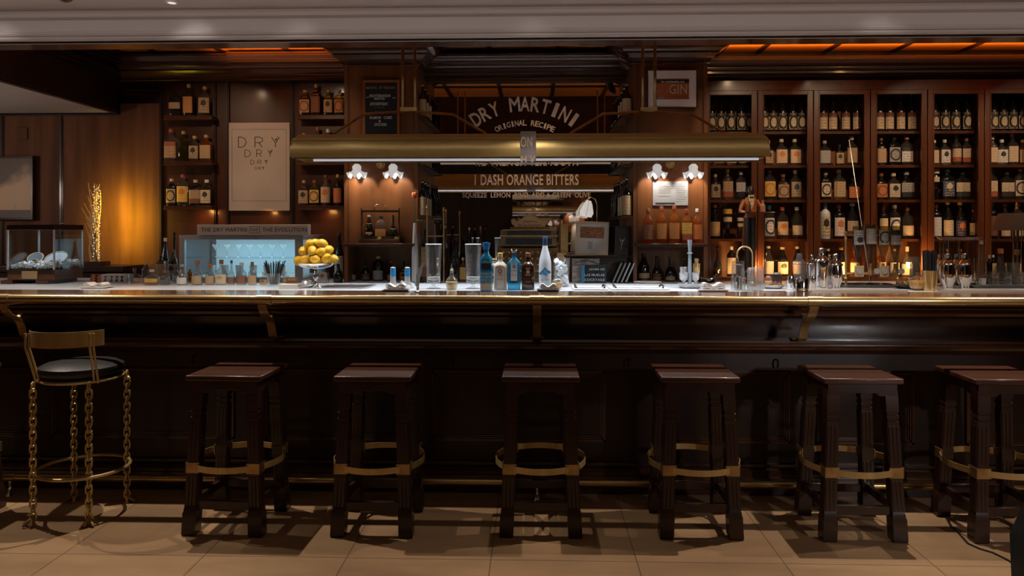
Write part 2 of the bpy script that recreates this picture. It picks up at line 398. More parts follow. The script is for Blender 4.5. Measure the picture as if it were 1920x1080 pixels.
# nosing mouldings under the top
mo = M()
prof = [(4.075, 1.085), (4.06, 1.07), (4.075, 1.06), (4.10, 1.055), (4.085, 1.045), (4.09, 1.03), (4.12, 1.022), (4.14, 1.012), (4.2, 1.01), (4.3, 1.01), (4.3, 1.085)]
mo.prism(prof, BX0, BX1, 'x'); bp(mo, 'edge_moulding', W_MIDH)
# sloping upper panel, ledge moulding
up = M().prism([(4.27, 1.02), (4.30, .88), (4.36, .88), (4.36, 1.02)], BX0, BX1, 'x'); bp(up, 'upper_panel', W_DARKH)
ld = M().prism([(4.36, .895), (4.20, .895), (4.165, .885), (4.16, .872), (4.175, .862), (4.17, .852), (4.195, .842), (4.20, .828), (4.23, .82), (4.25, .80), (4.36, .80)], BX0, BX1, 'x')
bp(ld, 'ledge_moulding', W_MIDH)
bp(M().box(BX0, BX1, 4.27, 4.36, .0, .82), 'front_panel', W_DARK)
pf = M()   # raised frames of the front
xs_ = [(gx(-240, 4.27), gx(60, 4.27)), (gx(100, 4.27), gx(440, 4.27)), (gx(500, 4.27), gx(770, 4.27)), (gx(810, 4.27), gx(1135, 4.27)), (gx(1228, 4.27), gx(1480, 4.27)), (gx(1530, 4.27), gx(1712, 4.27)), (gx(1810, 4.27), gx(2100, 4.27))]
zt, zb_ = gz(694, 4.27), gz(826, 4.27)
for a, b in xs_:
    for i, (d, t_) in enumerate(((.0, .012), (.014, .008), (.026, .006))):
        y0 = 4.27-(.016, .010, .006)[i]
        pf.box(a+d, b-d, y0, 4.272, zt-d-t_, zt-d); pf.box(a+d, b-d, y0, 4.272, zb_+d, zb_+d+t_)
        pf.box(a+d, a+d+t_, y0, 4.272, zb_+d, zt-d); pf.box(b-d-t_, b-d, y0, 4.272, zb_+d, zt-d)
pf.box(BX0, BX1, 4.245, 4.272, 0, .10); pf.box(BX0, BX1, 4.25, 4.272, .16, .175); pf.box(BX0, BX1, 4.255, 4.272, .10, .14)
bp(pf, 'panel_frame', W_MIDH)
ir = M()
ir.tube([(BX0, 3.935, 1.128), (BX1, 3.935, 1.128)], .0225, 20); [ir.box(gx(p_, 3.935)-.02, gx(p_, 3.935)+.02, 3.95, 4.062, 1.108, 1.114) for p_ in (5, 497, 1007, 1527)]
bp(ir, 'edge_rail', BRASS)
for px in (5, 497, 1007, 1527):
    x = gx(px, 3.935)
    c = M().tube([(x-.04, 3.935, 1.128), (x-.038, 3.935, 1.128), (x+.038, 3.935, 1.128), (x+.04, 3.935, 1.128)], [.022, .026, .026, .022], 20)
    c.box(x-.012, x+.012, 3.95, 4.07, 1.09, 1.113); bp(c, 'rail_collar', BRASS)
for px in (5, 491, 1007, 1527):   # S brackets from the rail down to the ledge
    x = gx(px, 3.935); pts = [(3.935, 1.10), (3.945, 1.075), (3.975, 1.04), (4.04, 1.01), (4.075, .975), (4.09, .94), (4.10, .91), (4.115, .897), (4.165, .897)]
    r = []; mm = M()
    for i in range(len(pts)):
        a = Vector((0, *pts[max(i-1, 0)])); b = Vector((0, *pts[min(i+1, len(pts)-1)])); d = (b-a).normalized(); n = Vector((0, -d.z, d.y))*.003
        p = Vector((0, *pts[i])); w_ = .0225
        r.append([(x-w_, *(p+n)[1:]), (x+w_, *(p+n)[1:]), (x+w_, *(p-n)[1:]), (x-w_, *(p-n)[1:])])
    mm.loft(r); mm.tube([(x, 4.04, 1.01), (x, 4.07, 1.03), (x, 4.10, 1.045), (x, 4.13, 1.03)], .012, 8, flat=(1.2, .35)); mm.box(x-.04, x+.04, 4.15, 4.21, .894, .899)
    bp(mm, 'rail_bracket', BRASS_D)
for px in (95, 365, 850, 1178, 1455):
    x = gx(px, 4.27); mm = M().tube([(x, 4.272, .765), (x, 4.245, .765), (x, 4.238, .755), (x, 4.236, .735), (x, 4.245, .725)], .005, 8); bp(mm, 'bag_hook', BLACKM)
# foot rail
fr = thing('foot_rail', 'polished brass foot rail running along the base of the bar', 'foot rail', (0, 4.14, 0))
M().tube([(BX0, 0, .098), (BX1, 0, .098)], .019, 16).build('rail', BRASS, fr)
for px in (20, 520, 1007, 1525):
    x = gx(px, 4.14)
    M().tube([(x, -.02, .0), (x, -.02, .012), (x, -.005, .03), (x, 0, .09)], [.022, .012, .011, .011], 10).build('rail_post', CHROME, fr)
    M().tube([(x-.03, 0, .098), (x+.03, 0, .098)], .024, 16).build('post_collar', BRASS_D, fr)
for px in (735, 1210, 1790):
    x = gx(px, 4.14); M().tube([(x, .0, .098), (x, .11, .098)], .010, 8).build('wall_bracket', BLACKM, fr)

# ------------------------------------------------------------------ oak bar stools
def sq_loft(pa, pb, segs, rot=0):
    """square post from foot pa to top pb; segs = (t, half size)"""
    rings = []
    for t, h in segs:
        c = Vector(pa).lerp(Vector(pb), t); rings.append([(c.x-h, c.y-h, c.z), (c.x+h, c.y-h, c.z), (c.x+h, c.y+h, c.z), (c.x-h, c.y+h, c.z)])
    return rings
def make_stool():
    t = thing('bar_stool', '', 'bar stool', group='oak bar stools along the counter')
    M().box(-.190, .190, -.185, .185, .755, .782).build('seat', W_SEAT, t, bev=.006)
    for s in (-1, 1):
        ap = [(-.166, .755), (-.166, .685), (-.125, .685), (-.12, .694), (-.08, .694), (-.066, .708), (.066, .708), (.08, .694), (.12, .694), (.125, .685), (.166, .685), (.166, .755)]
        M().prism(ap, s*.150, s*.168).build('apron', W_STOOL, t, bev=.002)
        M().prism(ap, s*.150, s*.166, 'x').build('apron', W_STOOL, t, bev=.002)
    for sx in (-1, 1):
        for sy in (-1, 1):
            foot = (sx*.168, sy*.168, 0); top = (sx*.136, sy*.136, .755)
            L = M().loft(sq_loft(foot, top, [(0, .031), (.012, .034), (.145, .034), (.16, .0305), (.175, .0305), (.18, .0285), (.40, .0285), (.405, .031), (.47, .031), (.475, .0285), (.76, .0280), (.765, .024), (.775, .024), (.78, .029), (.80, .029), (.803, .025), (.815, .025), (.82, .0295), (.90, .030), (1, .028)]))
            def c_(tt): return Vector(foot).lerp(Vector(top), tt)
            for t0, t1 in ((.195, .385), (.49, .73)):
                a, b = c_(t0), c_(t1)
                for k in (-1, 0, 1):
                    for ax in (0, 1):
                        for sd in (-1, 1):
                            o1 = k*.0185; w_ = .0065; d0 = .0275; d1 = .0312; ring = []
                            for p in (a, b):
                                if ax == 0: ring.append([(p.x+o1-w_, p.y+sd*d0, p.z), (p.x+o1+w_, p.y+sd*d0, p.z), (p.x+o1+w_, p.y+sd*d1, p.z), (p.x+o1-w_, p.y+sd*d1, p.z)])
                                else: ring.append([(p.x+sd*d0, p.y+o1-w_, p.z), (p.x+sd*d0, p.y+o1+w_, p.z), (p.x+sd*d1, p.y+o1+w_, p.z), (p.x+sd*d1, p.y+o1-w_, p.z)])
                            L.loft(ring)
            L.build('leg', W_STOOL, t)
    for s in (-1, 1):
        y = s*.162
        M().box(-.14, .14, y-.012, y+.012, .122, .165).build('stretcher', W_STOOL, t, bev=.002)
        M().box(y-.012, y+.012, -.14, .14, .128, .168).build('stretcher', W_STOOL, t, bev=.002)
    # four bowed brass bands at foot height, hooked on the legs
    z0, z1 = .315, .345
    def band(pts):
        r = []
        for i, p in enumerate(pts):
            a = Vector(pts[max(i-1, 0)]); b = Vector(pts[min(i+1, len(pts)-1)]); d = (b-a).normalized(); n = Vector((-d.y, d.x))*.002; p = Vector(p)
            r.append([(p.x+n.x, p.y+n.y, z0), (p.x-n.x, p.y-n.y, z0), (p.x-n.x, p.y-n.y, z1), (p.x+n.x, p.y+n.y, z1)])
        return M().loft(r)
    for k in range(4):
        R_ = Matrix.Rotation(k*pi/2, 4, 'Z'); pts = [(-.155, -.186), (-.135, -.186), (-.118, -.196)]
        for i in range(9):
            u = -1+2*i/8; pts.append((u*.118, -.196-.032*(1-u*u)))
        pts += [(.118, -.196), (.135, -.186), (.155, -.186)]
        band(pts).xf(R_).build('foot_band', BRASS_C, t)
        M().box(-.188, -.118, -.188, -.184, .305, .355).box(-.188, -.184, -.188, -.118, .305, .355).xf(R_).build('leg_clasp', BRASS_D, t)
    return t
SL = ['dark oak bar stool directly beside the brass chain-legged chair', 'dark oak bar stool under the lemon bowl and sink',
      'dark oak bar stool in front of the blue gin bottles', 'reddish oak bar stool under the orange bottles and muddler',
      'brightly lit oak bar stool with its left side showing, below the cocktail shakers', 'oak bar stool beside the dark armchair, cut by the right edge', 'dark oak bar stool almost wholly outside the left edge, one foot showing']
# picture positions of the front feet (left outer, right outer, base row)
SP = [(342, 493, 1007), (622, 770, 1009), (940, 1088, 1010), (1240, 1392, 1013), (1544, 1702, 1018), (1828, 1990, 1021), (-250, -95, 1005)]
proto = None
for (a, b, y), lb in zip(SP, SL):
    pa, pb = ground(a, y, 0), ground(b, y, 0); c = (pa+pb)/2
    loc = (c.x, c.y+.20, 0); rz = {0: -.035, 1: .0, 2: 0, 3: .0, 4: 0, 5: 0, 6: 0}[SL.index(lb)]
    if proto is None: proto = make_stool(); proto.location = loc; proto.rotation_euler.z = rz; proto['label'] = lb
    else: tree_copy(proto, loc, lb, rz)

# ------------------------------------------------------------------ brass chain-leg bar chair
cc = ground(150, 962, 0); ch = thing('bar_chair', 'brass bar chair with chain legs, curved back band and black round seat', 'bar chair', (cc.x+.01, cc.y+.0, 0), .13)
M().lathe([(0, .735), (.17, .735), (.195, .745), (.203, .765), (.200, .785), (.17, .800), (.10, .812), (0, .816)], n=40, cap=False).build('seat_cushion', LEATHER, ch, smooth=50)
ring = [(.195*cos(2*pi*i/40), .195*sin(2*pi*i/40), .722) for i in range(40)]
M().tube(ring, .008, 8, True).build('seat_ring', BRASS_C, ch)
M().lathe([(0, .724), (.19, .724), (.19, .736), (0, .736)], n=32, cap=False).build('seat_base', BLACK, ch)
def link(c, ax, L_=.052, W_=.030, r=.0052):
    pts = []
    for i in range(12):
        a = 2*pi*i/12; u = cos(a)*W_/2; v = sin(a)
        v = (L_/2-W_/2)*(1 if v > .01 else -1 if v < -.01 else 0)+v*W_/2
        pts.append((c[0]+(u if ax else 0), c[1]+(0 if ax else u), c[2]+v))
    return pts
FEET = [(-.165, -.155), (.115, -.180), (-.115, .165), (.175, .135)]
for fx, fy in FEET:
    mm = M(); n = 19; kx, ky = (1 if fx > 0 else -1), (1 if fy > 0 else -1)
    for i in range(n):
        z = .70-i*.0345; mm.tube(link((fx, fy, z), i % 2), .0052, 6, True)
    z = .70-n*.0345
    mm.tube(link((fx, fy, z+.004), 1, .045), .0052, 6, True)
    leg = mm.build('chain_leg', BRASS_C, ch)
    f = M()
    for dx, dy in ((kx*.035, ky*.03), (kx*.045, -ky*.005), (-.008*kx, ky*.04)):
        f.tube([(fx, fy, .040), (fx+dx*.6, fy+dy*.6, .022), (fx+dx, fy+dy, .009)], [.008, .010, .008], 8)
    f.lathe([(0, 0), (.014, 0), (.016, .006), (.010, .012), (.008, .038), (0, .04)], (fx, fy, 0), 12, cap=False)
    f.build('claw_foot', BRASS_D, leg)
fr_ = [(.222*cos(2*pi*i/44)+.01, .215*sin(2*pi*i/44)-.005, .245+.0*i) for i in range(44)]
M().tube(fr_, .0085, 8, True).build('foot_ring', BRASS_C, ch)
# curved back band on the near side, facing the bar
z0, z1 = .905, .985
rr = []
for i in range(25):
    a = radians(-90-62+124*i/24); c_, s_ = cos(a), sin(a); R0 = .205
    rr.append([(R0*c_-.02, R0*s_-.02, z0+.0), ((R0+.003)*c_-.02, (R0+.003)*s_-.02, z0), ((R0+.003)*c_-.02, (R0+.003)*s_-.02, z1), (R0*c_-.02, R0*s_-.02, z1)])
M().loft(rr).build('back_band', BRASS_C, ch)
for a, b in ((radians(-146), radians(-146)), (radians(-47), radians(-47))):
    x0_, y0_ = .199*cos(a), .199*sin(a); x1_, y1_ = .217*cos(b)-.02, .217*sin(b)-.02
    for off in (-.009, .009):
        M().tube([(x0_+off, y0_, .715), (x0_+off, y0_-.003, .73), (x1_+off, y1_, .90), (x1_+off, y1_, .972)], .006, 8).build('back_post', BRASS_C, ch)

# ------------------------------------------------------------------ armchair cut by the right edge, near the camera
am = thing('armchair', 'dark teal leather armchair back cut by the lower right corner', 'armchair', (1.655, 1.75, 0))
TEAL = mat('teal_leather', (.022, .055, .075), .40, bump=(60, .15))
bk = []
for i in range(13):
    a = pi*(i/12); bk.append((-cos(a)*.56, .10+sin(a)*.16, 0))
sh = M()
prof_ = [(.42, 0), (.46, .10), (.52, .40), (.56, .62), (.565, .74), (.54, .80), (.49, .82), (.45, .78), (.44, .60), (.40, .36), (.38, .10)]
rings = []
for i in range(17):
    a = pi+pi*i/16
    rings.append([(r*cos(a), r*.95*sin(a), z*(1 if True else 0)+.06) for r, z in prof_])
sh.loft(rings); sh.build('tub_back', TEAL, am, smooth=60)
M().box(-.38, .38, -.34, .34, .28, .44).build('seat_cushion', TEAL, am, bev=.04)
for sx in (-1, 1):
    for sy in (-1, 1): M().cyl((sx*.33, sy*.28, 0), (sx*.33, sy*.28, .29), .022).build('leg', W_DARK, am)

# ------------------------------------------------------------------ brass canopy lamp over the bar
YC = 4.80; xa, xb = gx(545, 4.64), gx(1442, 4.64)
ca = thing('canopy_lamp', 'long brass canopy lamp hung over the bar on bent rods', 'lamp', ((xa+xb)/2, YC, 1.95)); cx = (xa+xb)/2; hw = (xb-xa)/2
outer = [(-.185, 0), (-.180, .045), (-.165, .085), (-.150, .108), (-.155, .112), (-.150, .122), (-.120, .150), (-.10, .153), (.10, .153), (.12, .150), (.150, .122), (.155, .112), (.150, .108), (.165, .085), (.18, .045), (.185, 0)]
inner = [(a*.96, max(b-.006, 0)) for a, b in reversed(outer)]
def canopy_piece(x0, x1):
    pr = outer+inner; return [[(x0, a, b) for a, b in pr], [(x1, a, b) for a, b in pr]]
for s0, s1 in ((-hw, gx(976, 4.64)-cx), (gx(1005, 4.64)-cx, hw)):
    c = M(); 
    if s0 < -1:   # chamfered far ends
        c.loft([[(s0+.0+.10*max(0, (b-.11))/.05*.5, a, b) for a, b in outer+inner], [(s1, a, b) for a, b in outer+inner]])
    else:
        c.loft([[(s0, a, b) for a, b in outer+inner], [(s1-.10*max(0, (b-.11))/.05*.5, a, b) for a, b in outer+inner]])
    c.build('canopy_shell', BRASS_P, ca)
M().box(-hw+.002, -hw+.008, -.17, .17, 0, .10).build('end_plate', BRASS_P, ca); M().box(hw-.008, hw-.002, -.17, .17, 0, .10).build('end_plate', BRASS_P, ca)
# the joining plate in the middle, with lettering
pl = M().box(gx(976, 4.64)-cx, gx(1005, 4.64)-cx, -.187, .187, -.02, .156).build('joining_plate', mat('grey_glass_plate', (.36, .34, .36), .25, noise=((9, 3, 9), .3)), ca)
for s_, x0, x1, y0, y1 in (('ON', 976, 998, 256, 276), ('H V', 977, 1004, 292, 305)):
    a, b = at(x0, y0, 4.605), at(x1, y1, 4.605); c_ = (a+b)/2
    o = letters('lettering', s_, TEXTC, (c_.x-cx, -.1885, c_.z-1.95), b.x-a.x, a.z-b.z, pl)
# light tube and housing
M().box(-hw+.05, hw-.05, -.06, .06, .06, .09).build('tube_housing', BLACKM, ca)
M().box(gx(590, 4.7)-cx, gx(1420, 4.7)-cx, -.130, -.118, -.020, -.008).build('light_tube', mat('tube_glow', (.6, .6, .6), .5, emit=(.80, .86, 1), es=.48), ca)
M().box(-hw+.02, hw-.02, -.150, -.112, -.006, .012).build('tube_bracket', BRASS_D, ca)
M().box(-hw+.03, hw-.03, -.135, -.125, -.032, -.024).build('lower_trim', BRASS_D, ca)
def bar_(pts, r=.011):
    return M().tube([(x-cx, y-YC, z-1.95) for x, y, z in pts], r, 4, flat=(1.0, .8))
for (r0, r1), (l0, l1), (q0, q1) in (((755, 778), (683, 625), (850, 912)), ((1205, 1228), (1130, 1068), (1298, 1362))):
    for r in (r0, r1):
        p0 = at(r, 205, YC); M().tube([(p0.x-cx, 0, ZCEIL-1.95), (p0.x-cx, 0, p0.z-1.95)], .0095, 8).build('hanger_rod', BRASS_D, ca)
    a, b = at(r0-4, 203, YC), at(r1+4, 203, YC); M().box(a.x-cx, b.x-cx, -.012, .012, a.z-1.97, a.z-1.945).build('cross_bar', BRASS_D, ca)
    bar_([at(r0+2, 209, YC), at(l0, 214, YC), at(l1, 251, YC)]).build('bent_arm', BRASS_D, ca)
    bar_([at(r1-2, 209, YC), at(q0, 215, YC), at(q1, 251, YC)]).build('bent_arm', BRASS_D, ca)

# ------------------------------------------------------------------ ceiling camera and spots
p = at(128, 2, 3.7)
sc_ = thing('security_camera', 'white dome security camera under the ceiling in the top left corner', 'camera', (p.x, 3.7, ZF))
M().lathe([(0, 0), (.06, 0), (.062, -.02), (.045, -.05), (0, -.055)], n=24, cap=False).build('base', PAPER, sc_)
M().tube([(-.01, .02, -.06), (.015, -.05, -.10)], [.052, .045], 20).build('housing', PAPER, sc_)
M().tube([(.015, -.05, -.10), (.018, -.058, -.105)], [.034, .032], 20).build('lens', BLACK, sc_)
for px, lb in ((345, 'small round spotlight in the ceiling above the oak stool nearest the chair'), (1655, 'small round spotlight in the ceiling above the shakers')):
    x = gx(px if px > 1000 else 322, 4.13)
    d = thing('ceiling_spotlight', lb, 'spotlight', (x, 4.13, ZF))
    M().lathe([(.030, 0), (.036, 0), (.036, -.004), (.024, -.006), (.024, 0)], n=24, cap=False).build('trim_ring', WHITE, d)
    M().lathe([(0, -.001), (.024, -.001), (.024, -.003), (0, -.003)], n=16, cap=False).build('bulb', mat('spot_glow', (.6, .6, .6), emit=(1, .95, .9), es=.7), d)
# lit spot seen glowing next to the camera

cbp = [ground(px, py, .004) for px, py in ((1772, 966), (1782, 985), (1800, 1002), (1815, 1019), (1838, 1029), (1862, 1036), (1890, 1050), (1930, 1075))]
tag(M().tube(cbp, .0042, 8).build('cable', BLACK), 'thin black cable lying on the floor by the dark armchair', 'cable')
# ------------------------------------------------------------------ back wall joinery
YP = 6.05      # face of the two pilasters
CP = [(0, 0), (.012, 0), (.020, .006), (.012, .014), (.014, .030), (.032, .036), (.036, .046), (.050, .052), (.075, .078), (.082, .084), (.082, .094), (.098, .098), (.105, .112), (.125, .128), (.155, .138), (.160, .150), (.175, .152), (.182, .168), (.205, .186), (.210, .195), (.235, .198), (.235, .215)]
def cornice(x0, x1, yf, z0, k=1.0, sides=True, yb=6.56, name='trim_5', label=None, m=None):
    r = []
    for off, z in CP:
        o_ = off*k; so = o_ if sides else 0
        r.append([(x0-so, yb, z0+z*k), (x0-so, yf-o_, z0+z*k), (x1+so, yf-o_, z0+z*k), (x1+so, yb, z0+z*k)])
    mm = M().loft(r)
    return struct(name, mm, m or W_MIDH, label)
xL0 = gx(303, 6.56); xPL0, xPL1 = gx(646, YP), gx(784, YP); xPR0, xPR1 = gx(1187, YP), gx(1326, YP)
# left shelving wall (poster bay between two shelf bays)
lw = M().box(xL0, xPL0, 6.55, 6.62, 0, 3.0)
struct('wall_back_4', lw, W_MID, 'dark panelled wall holding the poster and shelves')
st = M()
for px in (303, 402, 427, 548):
    x = gx(px, 6.54); st.box(x-.016, x+.016, 6.528, 6.551, 1.05, 2.84); st.box(x-.007, x+.007, 6.520, 6.53, 1.05, 2.84)
st.box(xL0, xPL0, 6.53, 6.551, 2.80, 2.84)
struct('trim_6', st, W_DARK, 'upright mouldings between the poster and the shelves')
cornice(XF+.03, gx(437, 6.4), 6.50, gz(148, 6.5), .90, False, name='trim_7', label='cornice above the left shelves')
cornice(gx(437, 6.4), xPL0, 6.46, gz(149, 6.5), .92, False, name='trim_7')
lo = M()
for z in (2.74, 2.765, 2.79): lo.box(XF+.03, xL0, 6.53, 6.56, z, z+.012)
struct('wall_back_7', M().box(XF+.03, xL0, 6.54, 6.56, 1.0, 2.62), W_ALC)
struct('trim_8', lo, W_DARK)
# pilasters
for i, (a, b) in enumerate(((xPL0, xPL1), (xPR0, xPR1))):
    zs = gz(462, YP)
    pm = M().box(a, b, YP, 6.50, zs, 2.9)
    pm.box(a, a+.030, YP-.012, YP, zs, 2.85); pm.box(b-.030, b, YP-.012, YP, zs, 2.85)
    pm.box(a+.034, a+.040, YP-.006, YP, zs, 2.85); pm.box(b-.040, b-.034, YP-.006, YP, zs, 2.85)
    pm.box(a, b, 6.38, 6.50, ZB, zs); pm.box(a, a+.030, YP-.012, 6.50, ZB, zs); pm.box(b-.030, b, YP-.012, 6.50, ZB, zs)
    pm.box(a, b, 6.50, 6.62, ZB, 2.9)
    struct('pillar_%d' % (i+1), pm, W_PIL, ('left', 'right')[i]+' mahogany pilaster beside the lettered mirror')
    cornice(a, b, YP, gz(122, YP), .88, True, 6.6, 'trim_9', ('left', 'right')[i]+' pilaster cornice')
    # shelf of the pilaster
    s_ = M().box(a+.012, b-.012, YP-.115, YP-.001, zs+.012, zs+.026); s_.box(a+.02, b-.02, YP-.105, YP-.001, zs, zs+.012)
    s_.box(a+.012, b-.012, YP-.118, YP-.112, zs+.016, zs+.022)
    o = s_.build('wall_shelf', W_MIDH, bev=.002); tag(o, ('wooden shelf on the left pilaster holding the three-bottle tantalus', 'wooden shelf on the right pilaster holding the orange bottles')[i], 'shelf')
# carved twisted corbel at the inner corner of the right pilaster
a = at(1160, 92, 6.0); b = at(1176, 128, 6.0); tw = M()
for k in range(3):
    pts = []
    for i in range(16):
        u = i/15; ph = 2*pi*(u*1.3+k/3); c_ = a.lerp(b, u); pts.append((c_.x+.016*cos(ph), c_.y+.016*sin(ph), c_.z))
    tw.tube(pts, .019, 8)
tag(tw.build('carved_corbel', W_MID), 'carved twisted wooden corbel beside the right pilaster cornice', 'corbel')
# mirror between the pilasters
xm0, xm1 = xPL1, xPR0
struct('wall_back_5', M().box(xm0, xm1, 6.56, 6.62, ZB, 3.0), W_DARK)
ym = 6.53; zmt = gz(153, ym)
mr = thing('bar_mirror', 'large mirror between the pilasters lettered with the dry martini recipe', 'mirror', ((xm0+xm1)/2, 6.56, ZB))
def loc(mm, par): mm.v = [(a-par.location.x, b-par.location.y, c-par.location.z) for a, b, c in mm.v]; return mm
loc(M().box(xm0+.002, xm1-.002, ym, 6.555, ZB+.02, zmt), mr).build('mirror_glass', MIRROR, mr)
loc(M().box(xm0, xm1, ym-.02, 6.56, zmt, zmt+.02), mr).build('mirror_frame', W_MIDH, mr)
def arc_text(s, cx_, cy_, R, a0, a1, w_, h_, bold=1.0):
    n = len(s)
    for i, ch_ in enumerate(s):
        if ch_ == ' ': continue
        a = radians(a0+(a1-a0)*i/(n-1)); px = cx_+R*sin(a); py = cy_-R*cos(a)
        k = ms(px, 6.52); c_ = at(px, py, 6.524)-Vector(mr.location); ww = w_*(.45 if ch_ == 'I' else 1.18 if ch_ == 'M' else 1)*k
        letters('lettering', ch_, TEXTC, c_, ww, h_*k, mr, rot=(pi/2, a, 0)).rotation_euler = (pi/2, a, 0)
arc_text('DRY MARTINI', 983, 355, 160, -34.5, 35.5, 17, 27)
arc_text('ORIGINAL RECIPE', 984, 349, 119, -26, 26, 7.5, 10.5)
for s, x0, x1, y0, y1 in (('1/2  LONDON DRY GIN', 893, 1080, 262, 284), ('1/2  FRENCH VERMOUTH', 892, 1084, 290, 311), ('1 DASH ORANGE BITTERS', 890, 1085, 327, 347), ('SQUEEZE  LEMON  RIND. ADD A GREEN  OLIVE', 867, 1107, 361, 372)):
    letters_px('lettering', s, TEXTC, x0, x1, y0, y1, 6.524, mr)
cornice(xm0, xm1, 6.42, gz(147, 6.42), .80, False, name='trim_10', label='cornice above the lettered mirror')
# high wooden frieze boards behind cornices
struct('wall_back_6', M().box(xL0, XR, 6.50, 6.62, 2.84, ZCEIL), W_DARK)
# side shelves inside the mirror recess
side_shelves = []
for sx, px in ((1, xm0), (-1, xm1)):
    for j, py in enumerate((219, 311, 406)):
        z = gz(py, 6.05); x0, x1 = (px, px+.075) if sx > 0 else (px-.105, px)
        if sx < 0 or True:
            mm = M().box(x0, x1, 6.035, 6.525, z-.008, z+.002); mm.box(x0, x1, 6.03, 6.04, z-.014, z+.006)
            mm.box(x0 if sx < 0 else x1-.006, x0+.006 if sx < 0 else x1, 6.03, 6.525, z-.014, z+.006)
            o = mm.build('side_shelf', W_MIDH)
            tag(o, '%s narrow wooden shelf on the %s side of the lettered mirror' % (('top', 'middle', 'lowest')[j], ('left', 'right')[sx < 0]), 'shelf')
        side_shelves.append((sx, j, (x0+x1)/2, z+.002))

# shelves of the left wall
SHELF = {}
def wall_shelf(px0, px1, py, lb, key):
    a, b = gx(px0, 6.43), gx(px1, 6.43); z = gz(py, 6.43, (px0+px1)/2)
    mm = M().box(a, b, 6.43, 6.549, z-.030, z); mm.box(a-.003, b+.003, 6.424, 6.549, z-.006, z+.001); mm.box(a-.003, b+.003, 6.424, 6.549, z-.034, z-.026)
    tag(mm.build('wall_shelf', W_MIDH, bev=.0015), lb, 'shelf', 'shelves on the left wall'); SHELF[key] = z+.001
for j, (py, nm) in enumerate(((217, 'top'), (302, 'middle'), (386, 'bottom'))):
    wall_shelf(307, 397, py, '%s shelf left of the framed poster, with bottles' % nm, ('A', j))
    wall_shelf(557, 646, py-(1, 0, 0)[j], '%s shelf right of the framed poster, with bottles' % nm, ('B', j))
lamp('AREA', 'shelf_light', (gx(378, 6.4), 6.44, gz(396, 6.43)), .5, AMB, .06, target=(gx(378, 6.4), 6.55, 1.45))
lamp('AREA', 'shelf_light', (gx(497, 6.4), 6.45, gz(398, 6.43)), .16, AMB, .04, target=(gx(497, 6.4), 6.55, 1.5))
lamp('AREA', 'shelf_light', (gx(610, 6.4), 6.44, gz(396, 6.43)), .25, AMB, .06, target=(gx(610, 6.4), 6.55, 1.45))

# back counter
bc = thing('back_counter', 'back bar counter below the mirror and cabinets', 'counter', (0, 6.1, 0))
mm = M().box(gx(262, 5.8), XR-.02, 5.72, 6.54, ZB-.035, ZB-.0005); mm.v = [(a, b-6.1, c) for a, b, c in mm.v]; mm.build('counter_top', mat('pale_worktop', (.5, .5, .5)), bc)
mm = M().box(gx(262, 5.8), XR-.02, 5.76, 6.54, 0, ZB-.035); mm.v = [(a, b-6.1, c) for a, b, c in mm.v]; mm.build('counter_front', W_DARK, bc)
# ledge of the left alcove
mm = M().box(XL+.02, gx(237, 6.2), 6.15, 6.559, 1.14, 1.19); mm.box(XL+.02, gx(235, 6.2), 6.17, 6.559, 0, 1.14)
tag(mm.build('wall_ledge', W_DARK, bev=.004), 'dark wooden ledge along the left alcove wall', 'ledge')

# ------------------------------------------------------------------ glazed cabinet on the right
YK = 6.30
kx = [gx(p, YK) for p in (1319, 1419.5, 1524, 1630.5, 1737.5, 1844, 1950, 2056)]
kz0, kz1 = ZB, gz(150, YK, 1600); zin = gz(173, YK, 1600)
cab = thing('glazed_cabinet', 'tall mahogany cabinet with glazed doors full of old bottles', 'cabinet', (kx[3], YK, ZB))
def cp(mm, name, m, par=None, bev=0):
    return loc(mm, cab).build(name, m, par or cab, bev=bev)
cp(M().box(kx[0], kx[-1], 6.60, 6.62, kz0, kz1), 'back_panel', wood('cabinet_back', (.16, .055, .018), .45, .1))
cp(M().box(kx[0], kx[-1], YK, 6.62, zin, kz1), 'head_board', W_CAB)
cp(M().box(kx[0], kx[-1], YK-.012, YK, zin+.018, zin+.024), 'head_bead', W_CAB)
cp(M().box(kx[0], kx[0]+.02, YK, 6.62, kz0, kz1), 'side_panel', W_CAB)
for x in kx[1:-1]: cp(M().box(x-.012, x+.012, YK+.02, 6.60, kz0, zin), 'divider', W_CAB)
cz = [gz(p, 6.36, 1620) for p in (246, 309.5, 374.5, 448)]
for z in cz:
    for i in range(7):
        cp(M().box(kx[i]+.012, kx[i+1]-.012, 6.355, 6.60, z-.022, z), 'shelf', W_CAB)
ftop = zin+.015
for i in range(7):
    a, b = kx[i]+.004, kx[i+1]-.004; s = .041; yy0, yy1 = YK-.016, YK+.012
    fm = M().box(a, a+s, yy0, yy1, kz0, ftop).box(b-s, b, yy0, yy1, kz0, ftop).box(a+s, b-s, yy0, yy1, zin-.012, ftop).box(a+s, b-s, yy0, yy1, kz0, kz0+.03)
    # moulded inner bead
    fm.box(a+s, a+s+.007, yy0-.006, yy0+.01, kz0+.03, zin-.012).box(b-s-.007, b-s, yy0-.006, yy0+.01, kz0+.03, zin-.012).box(a+s, b-s, yy0-.006, yy0+.01, zin-.020, zin-.011)
    d = cp(fm, 'door', W_CAB, bev=.0015)
    cp(M().box(a+s, b-s, YK-.004, YK, kz0+.03, zin-.012), 'pane', PANE, d)
cornice(kx[0], kx[-1], 6.34, gz(150, 6.34, 1600), .76, False, name='trim_11', label='dark cornice above the glazed cabinet', m=W_DARKH, yb=6.62)
